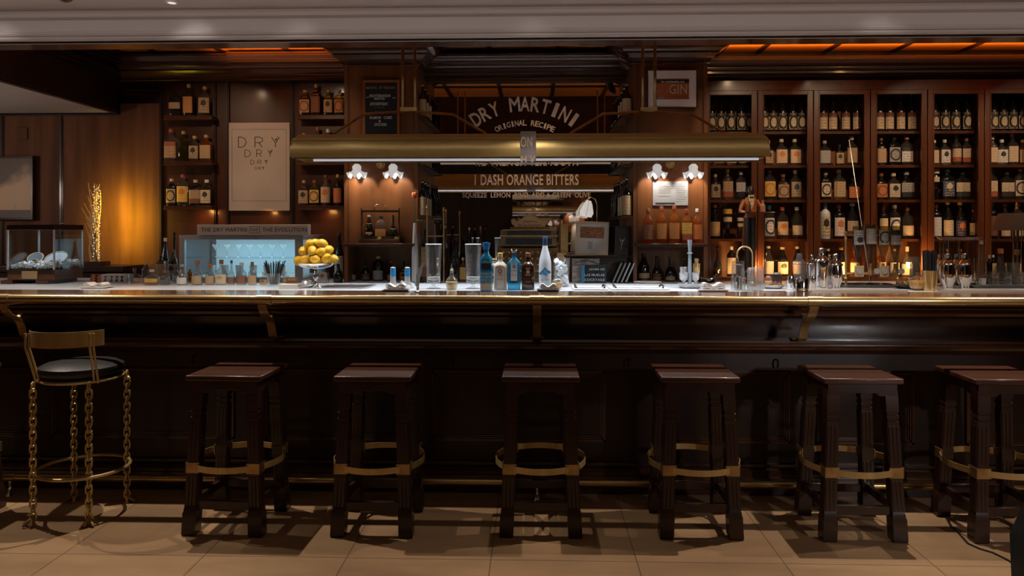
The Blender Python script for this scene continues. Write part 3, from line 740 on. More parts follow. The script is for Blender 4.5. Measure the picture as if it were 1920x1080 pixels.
# glow behind the bottles of the lowest compartment and hidden lamps among the bottles
for px, py, e in ((1424, 508, 2.2), (1588, 512, .8), (1735, 500, 2.4), (1357, 512, .3), (1480, 505, .6)):
    q = at(px, py, 6.17 if px in (1424, 1735) else 6.325); lamp('AREA', 'shelf_light', q, e*1.4, (1, .47, .13), .05, target=(q.x+.03, 6.5, q.z+.12))
lamp('AREA', 'cove_light', (3.2, 6.0, 2.86), 18, (1, .42, .09), 3.4, .15, target=(3.2, 6.15, 3.05)).data.spread = radians(80)
lamp('AREA', 'cove_light', (-2.2, 6.0, 2.86), 3.4, (1, .42, .09), 1.0, .15, target=(-2.2, 6.15, 3.05)).data.spread = radians(80)
# small round sensor on the cabinet side
q = at(1329, 147, 6.1); o = M().lathe([(0, 0), (.022, 0), (.025, .008), (.016, .014), (0, .016)], n=20, cap=False).build('door_chime', CHROME, loc=(xPR1+.004, 6.12, q.z)); o.rotation_euler = (0, pi/2, 0); tag(o, 'small round chrome disc on the edge of the right pilaster', 'disc')
# ------------------------------------------------------------------ bottles
KIND = {  # profile (r, z) as fractions of half width and height, exponent, depth ratio, label zone, cap start, neck radius
 'round': ([(0, 0), (.90, 0), (1, .02), (1, .60), (.96, .66), (.74, .72), (.40, .78), (.31, .83), (.31, .90)], 2.3, 1, (.12, .54), .90, .36),
 'square': ([(0, 0), (.93, 0), (1, .015), (1, .62), (.95, .67), (.62, .73), (.36, .77), (.31, .82), (.31, .90)], 5, .8, (.10, .60), .89, .38),
 'flask': ([(0, 0), (.93, 0), (1, .02), (1, .66), (.90, .73), (.55, .79), (.34, .82), (.30, .88), (.30, .92)], 3.2, .6, (.12, .62), .90, .36),
 'wine': ([(0, 0), (.92, 0), (1, .02), (1, .52), (.92, .58), (.62, .66), (.38, .74), (.32, .82), (.32, .97), (.36, .975), (.36, 1)], 2, 1, (.06, .50), .93, .34),
 'cyl': ([(0, 0), (.95, 0), (1, .02), (1, .68), (.93, .74), (.55, .79), (.36, .83), (.34, .90)], 2, 1, (.08, .62), .89, .40),
 'cognac': ([(0, 0), (.90, 0), (1, .03), (1, .24), (.86, .38), (.55, .50), (.32, .60), (.26, .72), (.25, .96), (.32, .965), (.32, 1)], 2, 1, (.05, .30), .88, .30),
 'squat': ([(0, 0), (.92, 0), (1, .03), (1, .42), (.92, .52), (.62, .62), (.34, .68), (.30, .74), (.30, .86)], 2.6, .8, (.06, .42), .84, .36),
 'bell': ([(0, 0), (.92, 0), (1, .03), (.98, .36), (.80, .50), (.52, .58), (.36, .66), (.33, .88)], 2, 1, (.05, .36), .87, .40),
 'tower': ([(0, 0), (.92, 0), (1, .02), (1, .50), (.85, .60), (.50, .75), (.34, .86), (.32, .93)], 2, 1, (.08, .50), .92, .40),
 'steps': ([(0, 0), (.8, 0), (.8, .16), (.45, .20), (.45, .30), (.85, .34), (.6, .46), (.95, .56), (.95, .74), (.6, .80), (.6, .84)], 2, 1, (.57, .73), .84, .95),
}
_bm = {}
def bparts(kind, R, H, glassn, cap, lab, label_bits):
    key = (kind, round(R, 4), round(H, 4), glassn, cap, lab)
    if key in _bm: return _bm[key]
    prof, p, ry, lz, cz_, nr = KIND[kind]
    body = M().lathe([(r*R, z*H) for r, z in prof], n=24, p=p, ry=ry).mesh('bottle_body', G.get(glassn) or G['clear'], 40)
    ca_ = M().lathe([(0, cz_*H-.001), (nr*R*1.02, cz_*H-.001), (nr*R*1.05, .99*H), (nr*R*.9, H), (0, H)], n=16).mesh('bottle_cap', C[cap], 40) if cap else None
    la = None
    if lab:
        base, ink, style = lab[:3]; z0, z1 = (lz if len(lab) < 4 else lab[3]); span = .95 if kind in ('square', 'flask') else 1.2
        mm = M(); mm.uv = []; n = 12
        rr_ = lambda z: R
        for j in range(2):
            z = (z0, z1)[j]*H
            for i in range(n+1):
                a = -pi/2+span*(-1+2*i/n); ca, sa = cos(a), sin(a); k = (abs(ca)**p+abs(sa)**p)**(-1/p)
                # radius of the body at that height
                zz = (z0, z1)[j]; r = 1
                for (ra, za), (rb, zb2) in zip(prof, prof[1:]):
                    if za <= zz <= zb2 and zb2 > za: r = ra+(rb-ra)*(zz-za)/(zb2-za)
                r = R*r+.0012
                mm.v.append((r*k*ca, r*ry*k*sa-.0003, z)); mm.uv.append((i/n, j))
        mm.f = [(i, i+1, i+n+2, i+n+1) for i in range(n)]
        la = mm.mesh('bottle_label', label_mat(base, ink, style), 60)
    _bm[key] = (body, ca_, la); return _bm[key]
NB = [0]
def bottle(loc_, R, H, kind, glassn, cap, lab, label, group=None, rotz=None, words=None, cat='bottle'):
    t = thing('bottle', label, cat, loc_, random.uniform(-.12, .12) if rotz is None else rotz, group)
    b, c_, l_ = bparts(kind, R, H, glassn, cap, lab, words)
    put('bottle_body', b, t)
    if c_: put('bottle_cap', c_, t)
    if l_: put('bottle_label', l_, t)
    NB[0] += 1; return t
def b_px(px, top, wpx, base_z, Y, kind, glassn, cap, lab, label, group=None, rotz=None):
    k = ms(px, Y); X = gx(px, Y); zt_ = gz(top, Y, px); return bottle((X, Y, base_z), wpx*k/2, max(zt_-base_z, .05), kind, glassn, cap, lab, label, group, rotz)
ORD = ['leftmost', 'second from left', 'third from left', 'fourth from left', 'fifth from left', 'sixth from left']
GW = {'clear': 'clear', 'dark': 'dark', 'green': 'dark green', 'brown': 'brown', 'amber': 'amber', 'orange': 'orange', 'olive': 'olive', 'smoke': 'smoky', 'blue': 'blue', 'frost': 'frosted', 'white': 'white'}
def describe(g, cap, lab, what, i, where):
    s = GW[g]+' bottle'
    bits = []
    if lab: bits.append(lab[0]+' label')
    if cap: bits.append(cap+' cap')
    s += (' with '+' and '.join(bits)) if bits else ''
    w_ = (s+', '+ORD[i]+' '+where).split()
    if len(w_) > 16: w_ = (GW[g]+' bottle'+(' with %s label' % lab[0] if lab else '')+', '+ORD[i]+' '+where).split()
    return ' '.join(w_)
# --- the glazed cabinet: rows of (px, top, width, kind, glass, cap, label)
NO = lambda: ('cream', 'black', 'noilly')
row1 = [[(1334, 'n'), (1351, 'n'), (1370, 'n'), (1389, 'n'), (1405, 'n')], [(1433, 'n'), (1449, 'n'), (1467, 'n'), (1486, 'n'), (1503, 'n')], [(1543, 'f'), (1561, 'f'), (1585, 'f'), (1606, 'f')],
        [(1649, 'f'), (1667, 'f'), (1688, 'f'), (1709, 'f')], [(1752, 'n'), (1771, 'n'), (1791, 'n'), (1812, 'n')], [(1862, 'n'), (1880, 'n'), (1898, 'n'), (1916, 'n')]]
BAY = ['first', 'second', 'third', 'fourth', 'fifth', 'sixth']
proto_n = {}
for bi, rw in enumerate(row1):
    for i, (px, kd) in enumerate(rw):
        lab = ('cream', 'black', 'noilly', (.07, .50)) if kd == 'n' else ('cream', 'brown', 'band', (.07, .50))
        lb = ('dark vermouth bottle with cream lettered label, %s, top shelf, %s cabinet bay' if kd == 'n' else 'dark vermouth bottle with plain cream label, %s, top shelf, %s cabinet bay') % (ORD[i], BAY[bi])
        Y = 6.43; X = gx(px, Y); loc_ = (X, Y, cz[0])
        if kd not in proto_n:
            t = b_px(px, 177, 16, cz[0], Y, 'wine', 'dark', None if kd == 'n' else 'brown', lab, lb, 'vermouth bottles on the top shelf of the glazed cabinet', 0)
            R_ = 8*ms(px, Y); H_ = gz(177, Y, px)-cz[0]
            s_ = 'NOILLY' if kd == 'n' else 'NOILLY P'
            # lettering wraps the front: letters are placed one by one
            lbm = [c for c in t.children if c.name.startswith('bottle_label')][0]
            for q, chh in enumerate(s_.replace(' ', '')):
                n_ = len(s_.replace(' ', '')); a = radians(-44+88*q/(n_-1))
                letters('lettering', chh, CREAM if kd == 'n' else INK, (sin(a)*(R_+.0018), -cos(a)*(R_+.0018), H_*.463), R_*.17, H_*.058, lbm, rot=(pi/2, 0, a), depth=.01)
            proto_n[kd] = t
        else:
            t = tree_copy(proto_n[kd], loc_, lb, 0); t['category'] = 'bottle'
            if kd == 'n': t.rotation_euler.z = random.uniform(-.12, .12)
        if kd == 'f':
            pass
RW = {2: (cz[1], [
  [(1345, 258, 18, 'square', 'clear', 'white', ('tan', 'red', 'emblem')), (1370, 258, 18, 'square', 'clear', 'white', ('cream', 'orange', 'emblem')), (1393, 258, 17, 'square', 'clear', 'white', ('cream', 'red', 'emblem'))],
  [(1441, 264, 15, 'square', 'olive', 'gold', ('tan', 'black', 'emblem')), (1465, 261, 20, 'square', 'clear', 'cream', ('cream', 'orange', 'emblem')), (1490, 261, 20, 'square', 'clear', 'cream', ('cream', 'orange', 'emblem'))],
  [(1546, 264, 19, 'square', 'smoke', 'grey', ('grey', 'black', 'plain')), (1574, 271, 14, 'square', 'dark', 'black', ('tan', 'black', 'emblem')), (1597, 256, 18, 'square', 'clear', 'white', ('tan', 'black', 'plain'))],
  [(1652, 258, 16, 'square', 'dark', 'brown', ('tan', 'red', 'plain')), (1676, 256, 22, 'flask', 'dark', 'black', ('grey', 'black', 'ring')), (1700, 256, 21, 'flask', 'clear', 'orange', ('white', 'black', 'band'))],
  [(1752, 263, 13, 'square', 'clear', 'white', ('cream', 'black', 'plain')), (1771, 262, 17, 'square', 'clear', 'white', ('white', 'black', 'emblem')), (1793, 253, 16, 'round', 'clear', 'red', ('cream', 'red', 'split')), (1812, 260, 18, 'flask', 'clear', 'red', ('cream', 'red', 'split'))],
  [(1861, 255, 15, 'square', 'clear', 'cream', ('cream', 'red', 'plain')), (1878, 262, 18, 'square', 'clear', 'white', ('white', 'black', 'emblem')), (1898, 251, 17, 'square', 'clear', 'white', ('cream', 'red', 'plain')), (1917, 262, 15, 'square', 'amber', 'gold', ('tan', 'black', 'plain'))]]),
 3: (cz[2], [
  [(1341, 327, 17, 'square', 'smoke', 'tan', ('tan', 'black', 'emblem')), (1364, 317, 19, 'square', 'clear', 'tan', ('tan', 'red', 'split')), (1389, 322, 20, 'flask', 'clear', 'silver', ('white', 'black', 'split'))],
  [(1443, 319, 21, 'flask', 'smoke', 'brown', ('yellow', 'orange', 'ring')), (1468, 327, 20, 'square', 'brown', 'brown', ('tan', 'brown', 'ring')), (1491, 319, 19, 'square', 'clear', 'white', ('tan', 'navy', 'emblem'))],
  [(1548, 323, 19, 'flask', 'dark', 'tan', ('cream', 'black', 'ring')), (1573, 318, 21, 'square', 'clear', 'cream', ('tan', 'black', 'plain')), (1600, 334, 20, 'square', 'smoke', 'black', ('orange', 'yellow', 'plain'))],
  [(1652, 325, 19, 'square', 'dark', 'brown', ('orange', 'brown', 'ring')), (1675, 325, 21, 'square', 'clear', 'cream', ('cream', 'black', 'emblem')), (1699, 322, 24, 'square', 'dark', 'grey', ('grey', 'black', 'split'))],
  [(1754, 316, 14, 'steps', 'dark', 'cream', ('cream', 'black', 'plain')), (1776, 318, 25, 'flask', 'dark', 'blue', ('navy', 'cream', 'emblem')), (1804, 323, 26, 'flask', 'smoke', 'black', ('cream', 'black', 'split'))],
  [(1860, 316, 16, 'square', 'clear', 'red', ('cream', 'red', 'split')), (1887, 323, 26, 'flask', 'smoke', 'black', ('cream', 'black', 'split')), (1913, 316, 22, 'flask', 'clear', 'orange', ('cream', 'black', 'ring'))]]),
 4: (cz[3], [
  [(1340, 384, 19, 'tower', 'dark', 'red', ('tan', 'brown', 'plain')), (1364, 392, 17, 'steps', 'dark', 'gold', ('cream', 'black', 'plain')), (1388, 408, 12, 'steps', 'clear', 'silver', ('cream', 'black', 'plain'))],
  [(1442, 385, 19, 'cyl', 'clear', 'blue', ('white', 'navy', 'ring')), (1467, 388, 20, 'round', 'clear', 'orange', ('cream', 'orange', 'emblem')), (1494, 388, 20, 'round', 'clear', 'white', ('cream', 'grey', 'plain', (.12, .42)))],
  [(1547, 380, 18, 'cyl', 'frost', 'grey', ('cream', 'black', 'emblem')), (1573, 384, 20, 'cyl', 'dark', 'red', ('white', 'orange', 'emblem')), (1598, 381, 22, 'tower', 'smoke', 'white', ('cream', 'brown', 'split'))],
  [(1656, 386, 16, 'cyl', 'dark', 'brown', ('cream', 'red', 'plain')), (1677, 384, 19, 'cyl', 'smoke', 'silver', ('white', 'navy', 'ring')), (1701, 389, 21, 'round', 'clear', 'brown', ('cream', 'brown', 'plain', (.10, .42)))],
  [(1755, 383, 18, 'cyl', 'dark', 'orange', ('white', 'brown', 'plain')), (1777, 378, 19, 'tower', 'dark', 'white', ('cream', 'black', 'plain')), (1800, 379, 20, 'tower', 'dark', 'cream', ('navy', 'orange', 'emblem')), (1824, 393, 13, 'round', 'dark', 'brown', ('cream', 'brown', 'plain'))],
  [(1860, 379, 18, 'cyl', 'dark', 'orange', ('brown', 'black', 'plain')), (1884, 382, 18, 'tower', 'smoke', 'red', ('cream', 'grey', 'plain')), (1909, 380, 18, 'cyl', 'clear', 'orange', ('cream', 'navy', 'plain'))]]),
 5: (ZB+.03, [
  [(1345, 462, 15, 'cognac', 'dark', 'black', None), (1371, 462, 16, 'cyl', 'dark', 'silver', ('grey', 'black', 'plain'))],
  [(1440, 461, 20, 'tower', 'clear', 'white', ('white', 'grey', 'plain')), (1467, 463, 20, 'tower', 'dark', 'cream', ('cream', 'black', 'emblem')), (1495, 462, 17, 'tower', 'dark', 'cream', ('white', 'black', 'plain'))],
  [(1552, 466, 16, 'tower', 'dark', 'cream', ('cream', 'black', 'plain')), (1577, 464, 18, 'tower', 'dark', 'gold', ('cream', 'red', 'plain')), (1602, 470, 16, 'round', 'amber', 'brown', ('cream', 'red', 'plain'))],
  [(1652, 468, 16, 'round', 'amber', 'brown', ('cream', 'red', 'plain')), (1676, 466, 18, 'tower', 'clear', 'white', ('white', 'red', 'plain')), (1700, 462, 20, 'squat', 'clear', 'cream', ('cream', 'brown', 'plain'))],
  [(1777, 467, 16, 'tower', 'clear', 'red', ('cream', 'red', 'plain')), (1801, 467, 16, 'tower', 'clear', 'red', ('cream', 'navy', 'plain'))],
  [(1862, 478, 10, 'cyl', 'dark', 'silver', ('cream', 'red', 'plain')), (1905, 470, 16, 'tower', 'smoke', 'gold', ('cream', 'red', 'plain'))]])}
SH = {2: 'second shelf', 3: 'third shelf', 4: 'fourth shelf', 5: 'bottom compartment'}
for r_, (z, bays) in RW.items():
    for bi, rw in enumerate(bays):
        for i, (px, top, w_, kd, g, cap, lab) in enumerate(rw):
            b_px(px, top, w_, z, 6.43, kd, g, cap, lab, describe(g, cap, lab, '', i, 'on %s of %s cabinet bay' % (SH[r_], BAY[bi])), 'old bottles in the glazed cabinet')
# --- left wall shelves
LS = {('A', 0): [(329, 169, 23, 'flask', 'smoke', None, ('tan', 'brown', 'plain', (.28, .52))), (354, 158, 18, 'square', 'olive', 'tan', ('amber', 'brown', 'plain')), (384, 162, 20, 'square', 'clear', 'tan', ('tan', 'black', 'emblem'))],
      ('A', 1): [(321, 242, 22, 'square', 'clear', 'red', ('tan', 'red', 'band')), (344, 246, 19, 'flask', 'olive', 'tan', None), (365, 255, 18, 'square', 'clear', 'gold', ('tan', 'black', 'emblem')), (387, 253, 21, 'square', 'amber', 'tan', ('tan', 'brown', 'plain'))],
      ('A', 2): [(322, 335, 19, 'flask', 'dark', 'cream', ('tan', 'black', 'ring')), (343, 327, 21, 'flask', 'clear', 'red', ('yellow', 'orange', 'emblem')), (367, 337, 21, 'square', 'dark', 'cream', ('tan', 'brown', 'split')), (388, 337, 20, 'square', 'olive', 'white', ('cream', 'black', 'emblem'))],
      ('B', 0): [(572, 169, 20, 'flask', 'olive', 'tan', ('tan', 'brown', 'ring')), (593, 158, 18, 'square', 'brown', 'tan', ('brown', 'black', 'plain')), (616, 169, 18, 'flask', 'olive', 'tan', ('tan', 'black', 'emblem')), (636, 169, 18, 'flask', 'olive', 'grey', ('amber', 'brown', 'ring'))],
      ('B', 1): [(570, 250, 18, 'square', 'olive', 'tan', ('tan', 'brown', 'plain')), (595, 238, 17, 'square', 'clear', 'red', ('tan', 'brown', 'plain')), (615, 242, 17, 'square', 'clear', 'white', ('tan', 'black', 'plain'))],
      ('B', 2): [(570, 338, 18, 'square', 'smoke', 'tan', ('tan', 'black', 'emblem')), (590, 338, 19, 'flask', 'olive', 'red', ('yellow', 'brown', 'ring')), (611, 328, 18, 'round', 'clear', 'brown', ('cream', 'orange', 'emblem', (.10, .60))), (633, 327, 15, 'round', 'dark', 'gold', ('orange', 'brown', 'plain', (.10, .56)))]}
for (s_, j), rw in LS.items():
    for i, (px, top, w_, kd, g, cap, lab) in enumerate(rw):
        b_px(px, top, w_, SHELF[(s_, j)], 6.485, kd, g, cap, lab, describe(g, cap, lab, '', i, '%s shelf %s of poster' % (('top', 'middle', 'lowest')[j], ('left', 'right')[s_ == 'B'])), 'old bottles on the left wall shelves')
# --- side shelves of the mirror recess: three bottles deep on each
for sx, j, x, z in side_shelves:
    side = 'left' if sx > 0 else 'right'; nm = ('top', 'middle', 'lowest')[j]; H_ = (.275, .275, .295)[j] if sx > 0 else (.27, .27, .315)[j]
    for k in range(3):
        Y = 6.085+k*.158; c_ = ('tan', 'cream', 'white')[k]
        lb = 'dark bottle with tall %s label, %s of three on %s %s mirror shelf' % (('tan', 'cream', 'cream')[k], ('front', 'middle', 'rear')[k], nm, side)
        bottle((x-.006*sx+(0 if sx > 0 else .014)*(k == 5), Y, z), .033 if sx > 0 else .040, H_-.004*k, 'wine', 'dark', c_, (('tan', 'cream', 'cream')[k], 'brown', 'plain', (.03, .53)), lb, 'dark bottles on the side shelves of the mirror', 0)
        if sx < 0 and j == 2:
            bottle((x-.036 if False else x+.0, Y+.0, z), .001, .001, 'wine', 'dark', None, None, 'x') if False else None
# --- pilaster shelves and niches
zsh = gz(462, YP)+.0265
for i, (px, top, w_, cap) in enumerate(((1215, 391, 19, 'brown'), (1240, 387, 19, 'red'), (1264, 386, 19, 'red'), (1287, 392, 19, 'red'), (1307, 391, 17, 'white'))):
    g = ('amber', 'orange', 'orange', 'orange', 'orange')[i]; lab = (('brown', 'amber', 'plain'), ('amber', 'brown', 'plain'), ('amber', 'red', 'plain'), ('yellow', 'red', 'split'), ('orange', 'red', 'plain'))[i]
    b_px(px, top, w_, zsh, 5.99, 'round' if i != 3 else 'square', g, cap, lab, 'orange spirit bottle with %s cap, %s on the right pilaster shelf' % (cap, ORD[i]), 'orange bottles on the right pilaster shelf', 0)
for i, (px, top, w_, kd, g, cap, lab) in enumerate(((659, 500, 17, 'squat', 'brown', 'gold', ('tan', 'brown', 'plain')), (686, 482, 17, 'cognac', 'dark', 'black', ('brown', 'tan', 'plain')), (709, 480, 19, 'cyl', 'dark', 'gold', ('grey', 'black', 'plain', (.05, .42))), (733, 488, 14, 'cognac', 'dark', 'orange', ('orange', 'brown', 'plain')), (757, 489, 14, 'squat', 'brown', 'black', ('orange', 'black', 'emblem')))):
    b_px(px, top, w_, ZB, 6.22, kd, g, cap, lab, describe(g, cap, lab, '', i, 'in the left pilaster niche'), 'bottles in the niche under the left pilaster')
for i, (px, top, w_, kd, g, cap, lab) in enumerate(((1207, 475, 21, 'tower', 'dark', 'black', ('tan', 'black', 'split', (.03, .30))), (1231, 480, 18, 'cognac', 'dark', 'black', ('brown', 'black', 'plain')), (1256, 480, 19, 'cognac', 'dark', 'black', ('tan', 'black', 'band')), (1283, 482, 16, 'cognac', 'dark', 'brown', ('brown', 'black', 'plain')), (1308, 484, 15, 'cognac', 'dark', 'tan', ('brown', 'black', 'plain')))):
    b_px(px, top, w_, ZB, 6.22, kd, g, cap, lab, describe(g, cap, lab, '', i, 'in the right pilaster niche'), 'bottles in the niche under the right pilaster')
# tantalus
tp = at(713, 450, 5.995); k = ms(713, 5.98)
ta = thing('tantalus', 'wooden tantalus frame with a curved handle and silver mounts, locking three bottles', 'bottle rack', (tp.x, 5.995, zsh))
hw_ = 38*k
M().box(-hw_, hw_, -.048, .048, 0, 7*k).build('base', W_MIDH, ta, bev=.002)
M().box(-hw_+.004, hw_-.004, -.044, -.036, 7*k, 13*k).box(-hw_+.004, hw_-.004, .036, .044, 7*k, 13*k).build('tray_rim', W_STOOL, ta)
for s in (-1, 1):
    M().tube([(s*(hw_-.014), 0, 7*k), (s*(hw_-.010), 0, 30*k), (s*(hw_-.014), 0, 45*k), (s*(hw_-.010), 0, 66*k)], [.012, .007, .010, .007], 10).build('side_post', W_MIDH, ta)
M().box(-hw_+.008, hw_-.008, -.012, .012, 58*k, 62*k).build('top_bar', SILVER, ta)
M().tube([(-.045, 0, 62*k), (-.048, 0, 69*k), (-.03, 0, 73*k), (.03, 0, 73*k), (.048, 0, 69*k), (.045, 0, 62*k)], .004, 8).build('handle', SILVER, ta)
for x in (-hw_+.02, 0, hw_-.02): M().prism([(x-.02, 10*k), (x-.012, 12.5*k), (x+.012, 12.5*k), (x+.02, 10*k), (x+.012, 7.8*k), (x-.012, 7.8*k)], -.0475, -.0435).build('silver_mount', SILVER, ta)
for i, (px, kd, g, cap, lab, h_, w_) in enumerate(((692, 'tower', 'dark', 'silver', ('amber', 'brown', 'plain', (.22, .66)), 46, 14), (714, 'flask', 'clear', 'black', ('amber', 'brown', 'plain', (.05, .45)), 44, 23), (737, 'cognac', 'dark', 'black', ('yellow', 'black', 'emblem', (.05, .45)), 45, 15))):
    bottle((gx(px, 5.995), 5.995, zsh+7*k+.0005), w_*k/2*(.9 if i == 1 else 1), h_*k, kd, g, cap, lab, '%s bottle, %s of three in the wooden tantalus' % (('dark ringed', 'clear square-shouldered', 'dark long-necked')[i], ('left', 'middle', 'right')[i]), 'bottles in the tantalus', 0)

# ------------------------------------------------------------------ sconces
SH_GLOW = mat('tulip_shade_glow', (.30, .30, .30), .5, emit=(1, .97, .95), es=.42)
for side, (mx_, shades) in enumerate(((714, (669, 737)), (1256, (1232, 1300)))):
    q = at(mx_, 308, YP-.012); sc2 = thing('wall_sconce', '%s brass wall sconce with two lit white tulip glass shades' % ('left pilaster', 'right pilaster')[side], 'wall lamp', (q.x, YP-.012, q.z))
    M().tube([(0, 0, 0), (0, -.015, 0)], [.042, .036], 24).tube([(0, -.015, 0), (0, -.03, 0)], [.018, .012], 16).build('wall_plate', BRASS, sc2)
    for s_, px in zip((-1, 1), shades):
        p_ = at(px, 305, 5.93); dx = p_.x-q.x
        M().tube([(0, -.02, 0), (dx*.35, -.07, .035), (dx*.8, -.10, .045), (dx, -.108, .03), (dx, -.108, .012)], .005, 8).build('arm', BRASS, sc2)
        M().lathe([(0, .02), (.012, .02), (.016, .0), (.014, -.01), (0, -.012)], (dx, -.108, 0), 16, cap=False).build('lamp_holder', BRASS, sc2)
        rings = []; n = 30
        for r, z, wv in ((.018, -.004, 0), (.034, -.020, 0), (.036, -.035, .0), (.032, -.050, .02), (.040, -.070, .08), (.062, -.088, .16), (.076, -.096, .24)):
            rings.append([((r*(1+wv*.5*cos(6*2*pi*j/n)))*cos(2*pi*j/n)+dx, (r*(1+wv*.5*cos(6*2*pi*j/n)))*sin(2*pi*j/n)-.108, z+.055*wv*cos(6*2*pi*j/n)*2-.004) for j in range(n)])
        M().loft(rings, False).build('glass_shade', SH_GLOW, sc2, smooth=60)
        l_ = lamp('SPOT', 'sconce_bulb', (q.x+dx, YP-.120, q.z-.072), 4.6, (1, .88, .74), .012, target=(q.x+dx, YP-.1199, 0), spot=158, blend=.3)

# ------------------------------------------------------------------ things hanging on the walls
def plate(name, px0, px1, py0, py1, Y, th, m, label, cat, bev=0):
    a, b = at(px0, py0, Y), at(px1, py1, Y); c_ = (a+b)/2
    t = thing(name, label, cat, (c_.x, Y+th, c_.z)); return t, (b.x-a.x)/2, (a.z-b.z)/2, th
def frame_of(t, hw, hh, th, wd, m, name='frame'):
    return M().box(-hw, hw, -th, 0, hh-wd, hh).box(-hw, hw, -th, 0, -hh, -hh+wd).box(-hw, -hw+wd, -th, 0, -hh+wd, hh-wd).box(hw-wd, hw, -th, 0, -hh+wd, hh-wd).build(name, m, t, bev=.001)
def rel(t, px, py, Y): q = at(px, py, Y); return Vector((q.x-t.location.x, q.y-t.location.y, q.z-t.location.z))
def lt(t, s, m, x0, x1, y0, y1, Y, par=None):
    a = rel(t, x0, y0, Y); b = rel(t, x1, y1, Y); c_ = (a+b)/2
    return letters('lettering', s, m, c_, b.x-a.x, a.z-b.z, par or t)
Yp = 6.50
po, hw, hh, th = plate('framed_poster', 429, 543, 230, 395, Yp, .045, None, 'tall framed poster reading DRY in four shrinking lines', 'poster')
POST = mat('poster_paper', (.36, .31, .275), .35, coat=.5, noise=((2.2, 2.2, 2.2), .14))
M().box(-hw, hw, -th, 0, -hh, hh).build('panel', POST, po, bev=.002)
fl = M(); f1 = .028
for a, b, c_, d in ((-hw+f1, hw-f1, hh-.062, hh-.060), (-hw+f1, hw-f1, -hh+.085, -hh+.087), (-hw+f1, -hw+f1+.002, -hh+.085, hh-.06), (hw-f1-.002, hw-f1, -hh+.085, hh-.06)): fl.box(a, b, -th-.001, -th, c_, d)
fl.build('printed_border', INK, po)
for y0, y1, xs, tk in ((257, 276, (447, 462, 478, 493, 509, 524), 1), (281, 294, (459, 470, 481, 491, 502, 511), .8), (300, 308, (470, 477, 483, 490, 496, 502), .6), (313, 318, (478, 482, 485, 489, 492, 495), .5)):
    for q, chh in enumerate('DRY'):
        a = rel(po, xs[2*q], y0, Yp); b = rel(po, xs[2*q+1], y1, Yp); w_, h_ = b.x-a.x, a.z-b.z; r = .0032*tk; yy = -th-.001
        mm = M(); x0, z0 = a.x, b.z
        P_ = lambda u, v: (x0+u*w_, yy, z0+v*h_)
        if chh == 'D': mm.tube([P_(0, 0), P_(0, 1)], r, 6); mm.tube([P_(0, 1), P_(.4, 1), P_(.75, .88), P_(1, .5), P_(.75, .12), P_(.4, 0), P_(0, 0)], r, 6)
        if chh == 'R': mm.tube([P_(0, 0), P_(0, 1)], r, 6); mm.tube([P_(0, 1), P_(.6, 1), P_(.95, .85), P_(.95, .6), P_(.6, .45), P_(0, .45)], r, 6); mm.tube([P_(.5, .45), P_(.9, 0)], r, 6)
        if chh == 'Y': mm.tube([P_(0, 1), P_(.5, .42)], r, 6); mm.tube([P_(1, 1), P_(.5, .42)], r, 6); mm.tube([P_(.5, .45), P_(.5, 0)], r, 6); mm.tube([P_(.45, .6), P_(.8, 1.12)], r*.5, 6); mm.ell(P_(.55, .76), r*2.6, r*.8, r*2.2)
        mm.build('lettering', INK, po)
# letter board
lbd, hw, hh, th = plate('letter_board', 680, 749, 150, 262, YP-.03, .017, None, 'black letter board in an orange wooden frame announcing the martini of the day', 'letter board')
frame_of(lbd, hw, hh, th, .020, mat('orange_wood', (.26, .085, .025), .5))
M().box(-hw+.02, hw-.02, -th+.006, 0, -hh+.02, hh-.02).build('felt_panel', mat('black_felt', (.012, .013, .018), .9, bump=(200, .2)), lbd)
YL = YP-.026
YT = C['yellow']
for s, m_, x0, x1, y0, y1 in (('MARTIN  OF THE DAY', CREAM if False else C['gold'], 687, 741, 162, 167), ('MEDITERRANEAN', TEXTW, 693, 732, 177, 182), ('MARTINI', TEXTW, 702, 721, 183, 187), ('_', TEXTW, 686, 692, 182, 183), ('_', TEXTW, 736, 742, 183, 184),
        ('#TRYADRYADAY', TEXTW, 694, 727, 192, 198), ('. . . . .', TEXTW, 703, 720, 201, 202), ('CAVIAR', TEXTW, 703, 722, 209, 213), ('SALMON   CUBES', TEXTW, 693, 735, 218, 223), ('&', TEXTW, 710, 714, 225, 229), ('OYSTERS', TEXTW, 702, 725, 231, 236)):
    lt(lbd, s, m_, x0, x1, y0, y1, YL)
# framed GIN print
gp, hw, hh, th = plate('framed_print', 1213, 1308, 130, 203, YP-.035, .022, None, 'wood-framed picture with a wide pale mat around an orange GIN print', 'picture')
frame_of(gp, hw, hh, th, .010, W_MIDH)
M().box(-hw+.01, hw-.01, -th+.006, 0, -hh+.01, hh-.01).build('mat_board', mat('mat_board', (.72, .66, .62), .7), gp)
a = rel(gp, 1227, 149, YP-.035); b = rel(gp, 1292, 186, YP-.035)
pr_ = M().box(a.x, b.x, -th+.001, -th+.006, b.z, a.z).build('print', C['orange'] if False else mat('rust_print', (.42, .11, .03), .6), gp)
M().box(a.x, b.x, -th-.0005, -th+.001, a.z-7*ms(1260, YP), a.z).build('print_band', INK, gp)
M().prism([(a.x+.02, b.z), (a.x+.05, b.z+.032), (a.x+.062, b.z+.03), (a.x+.09, b.z)], -th-.0005, -th+.001).build('printed_hill', C['grey'], gp)
lt(gp, 'GIN', CREAM, 1255, 1288, 158, 176, YP-.037); lt(gp, 'los combinados con', TEXTW, 1240, 1283, 151, 155, YP-.037); lt(gp, 'MARTINI', C['tan'], 1230, 1252, 167, 174, YP-.037); lt(gp, 'LOS COMBINADOS', C['brown'], 1257, 1287, 180, 183, YP-.037)
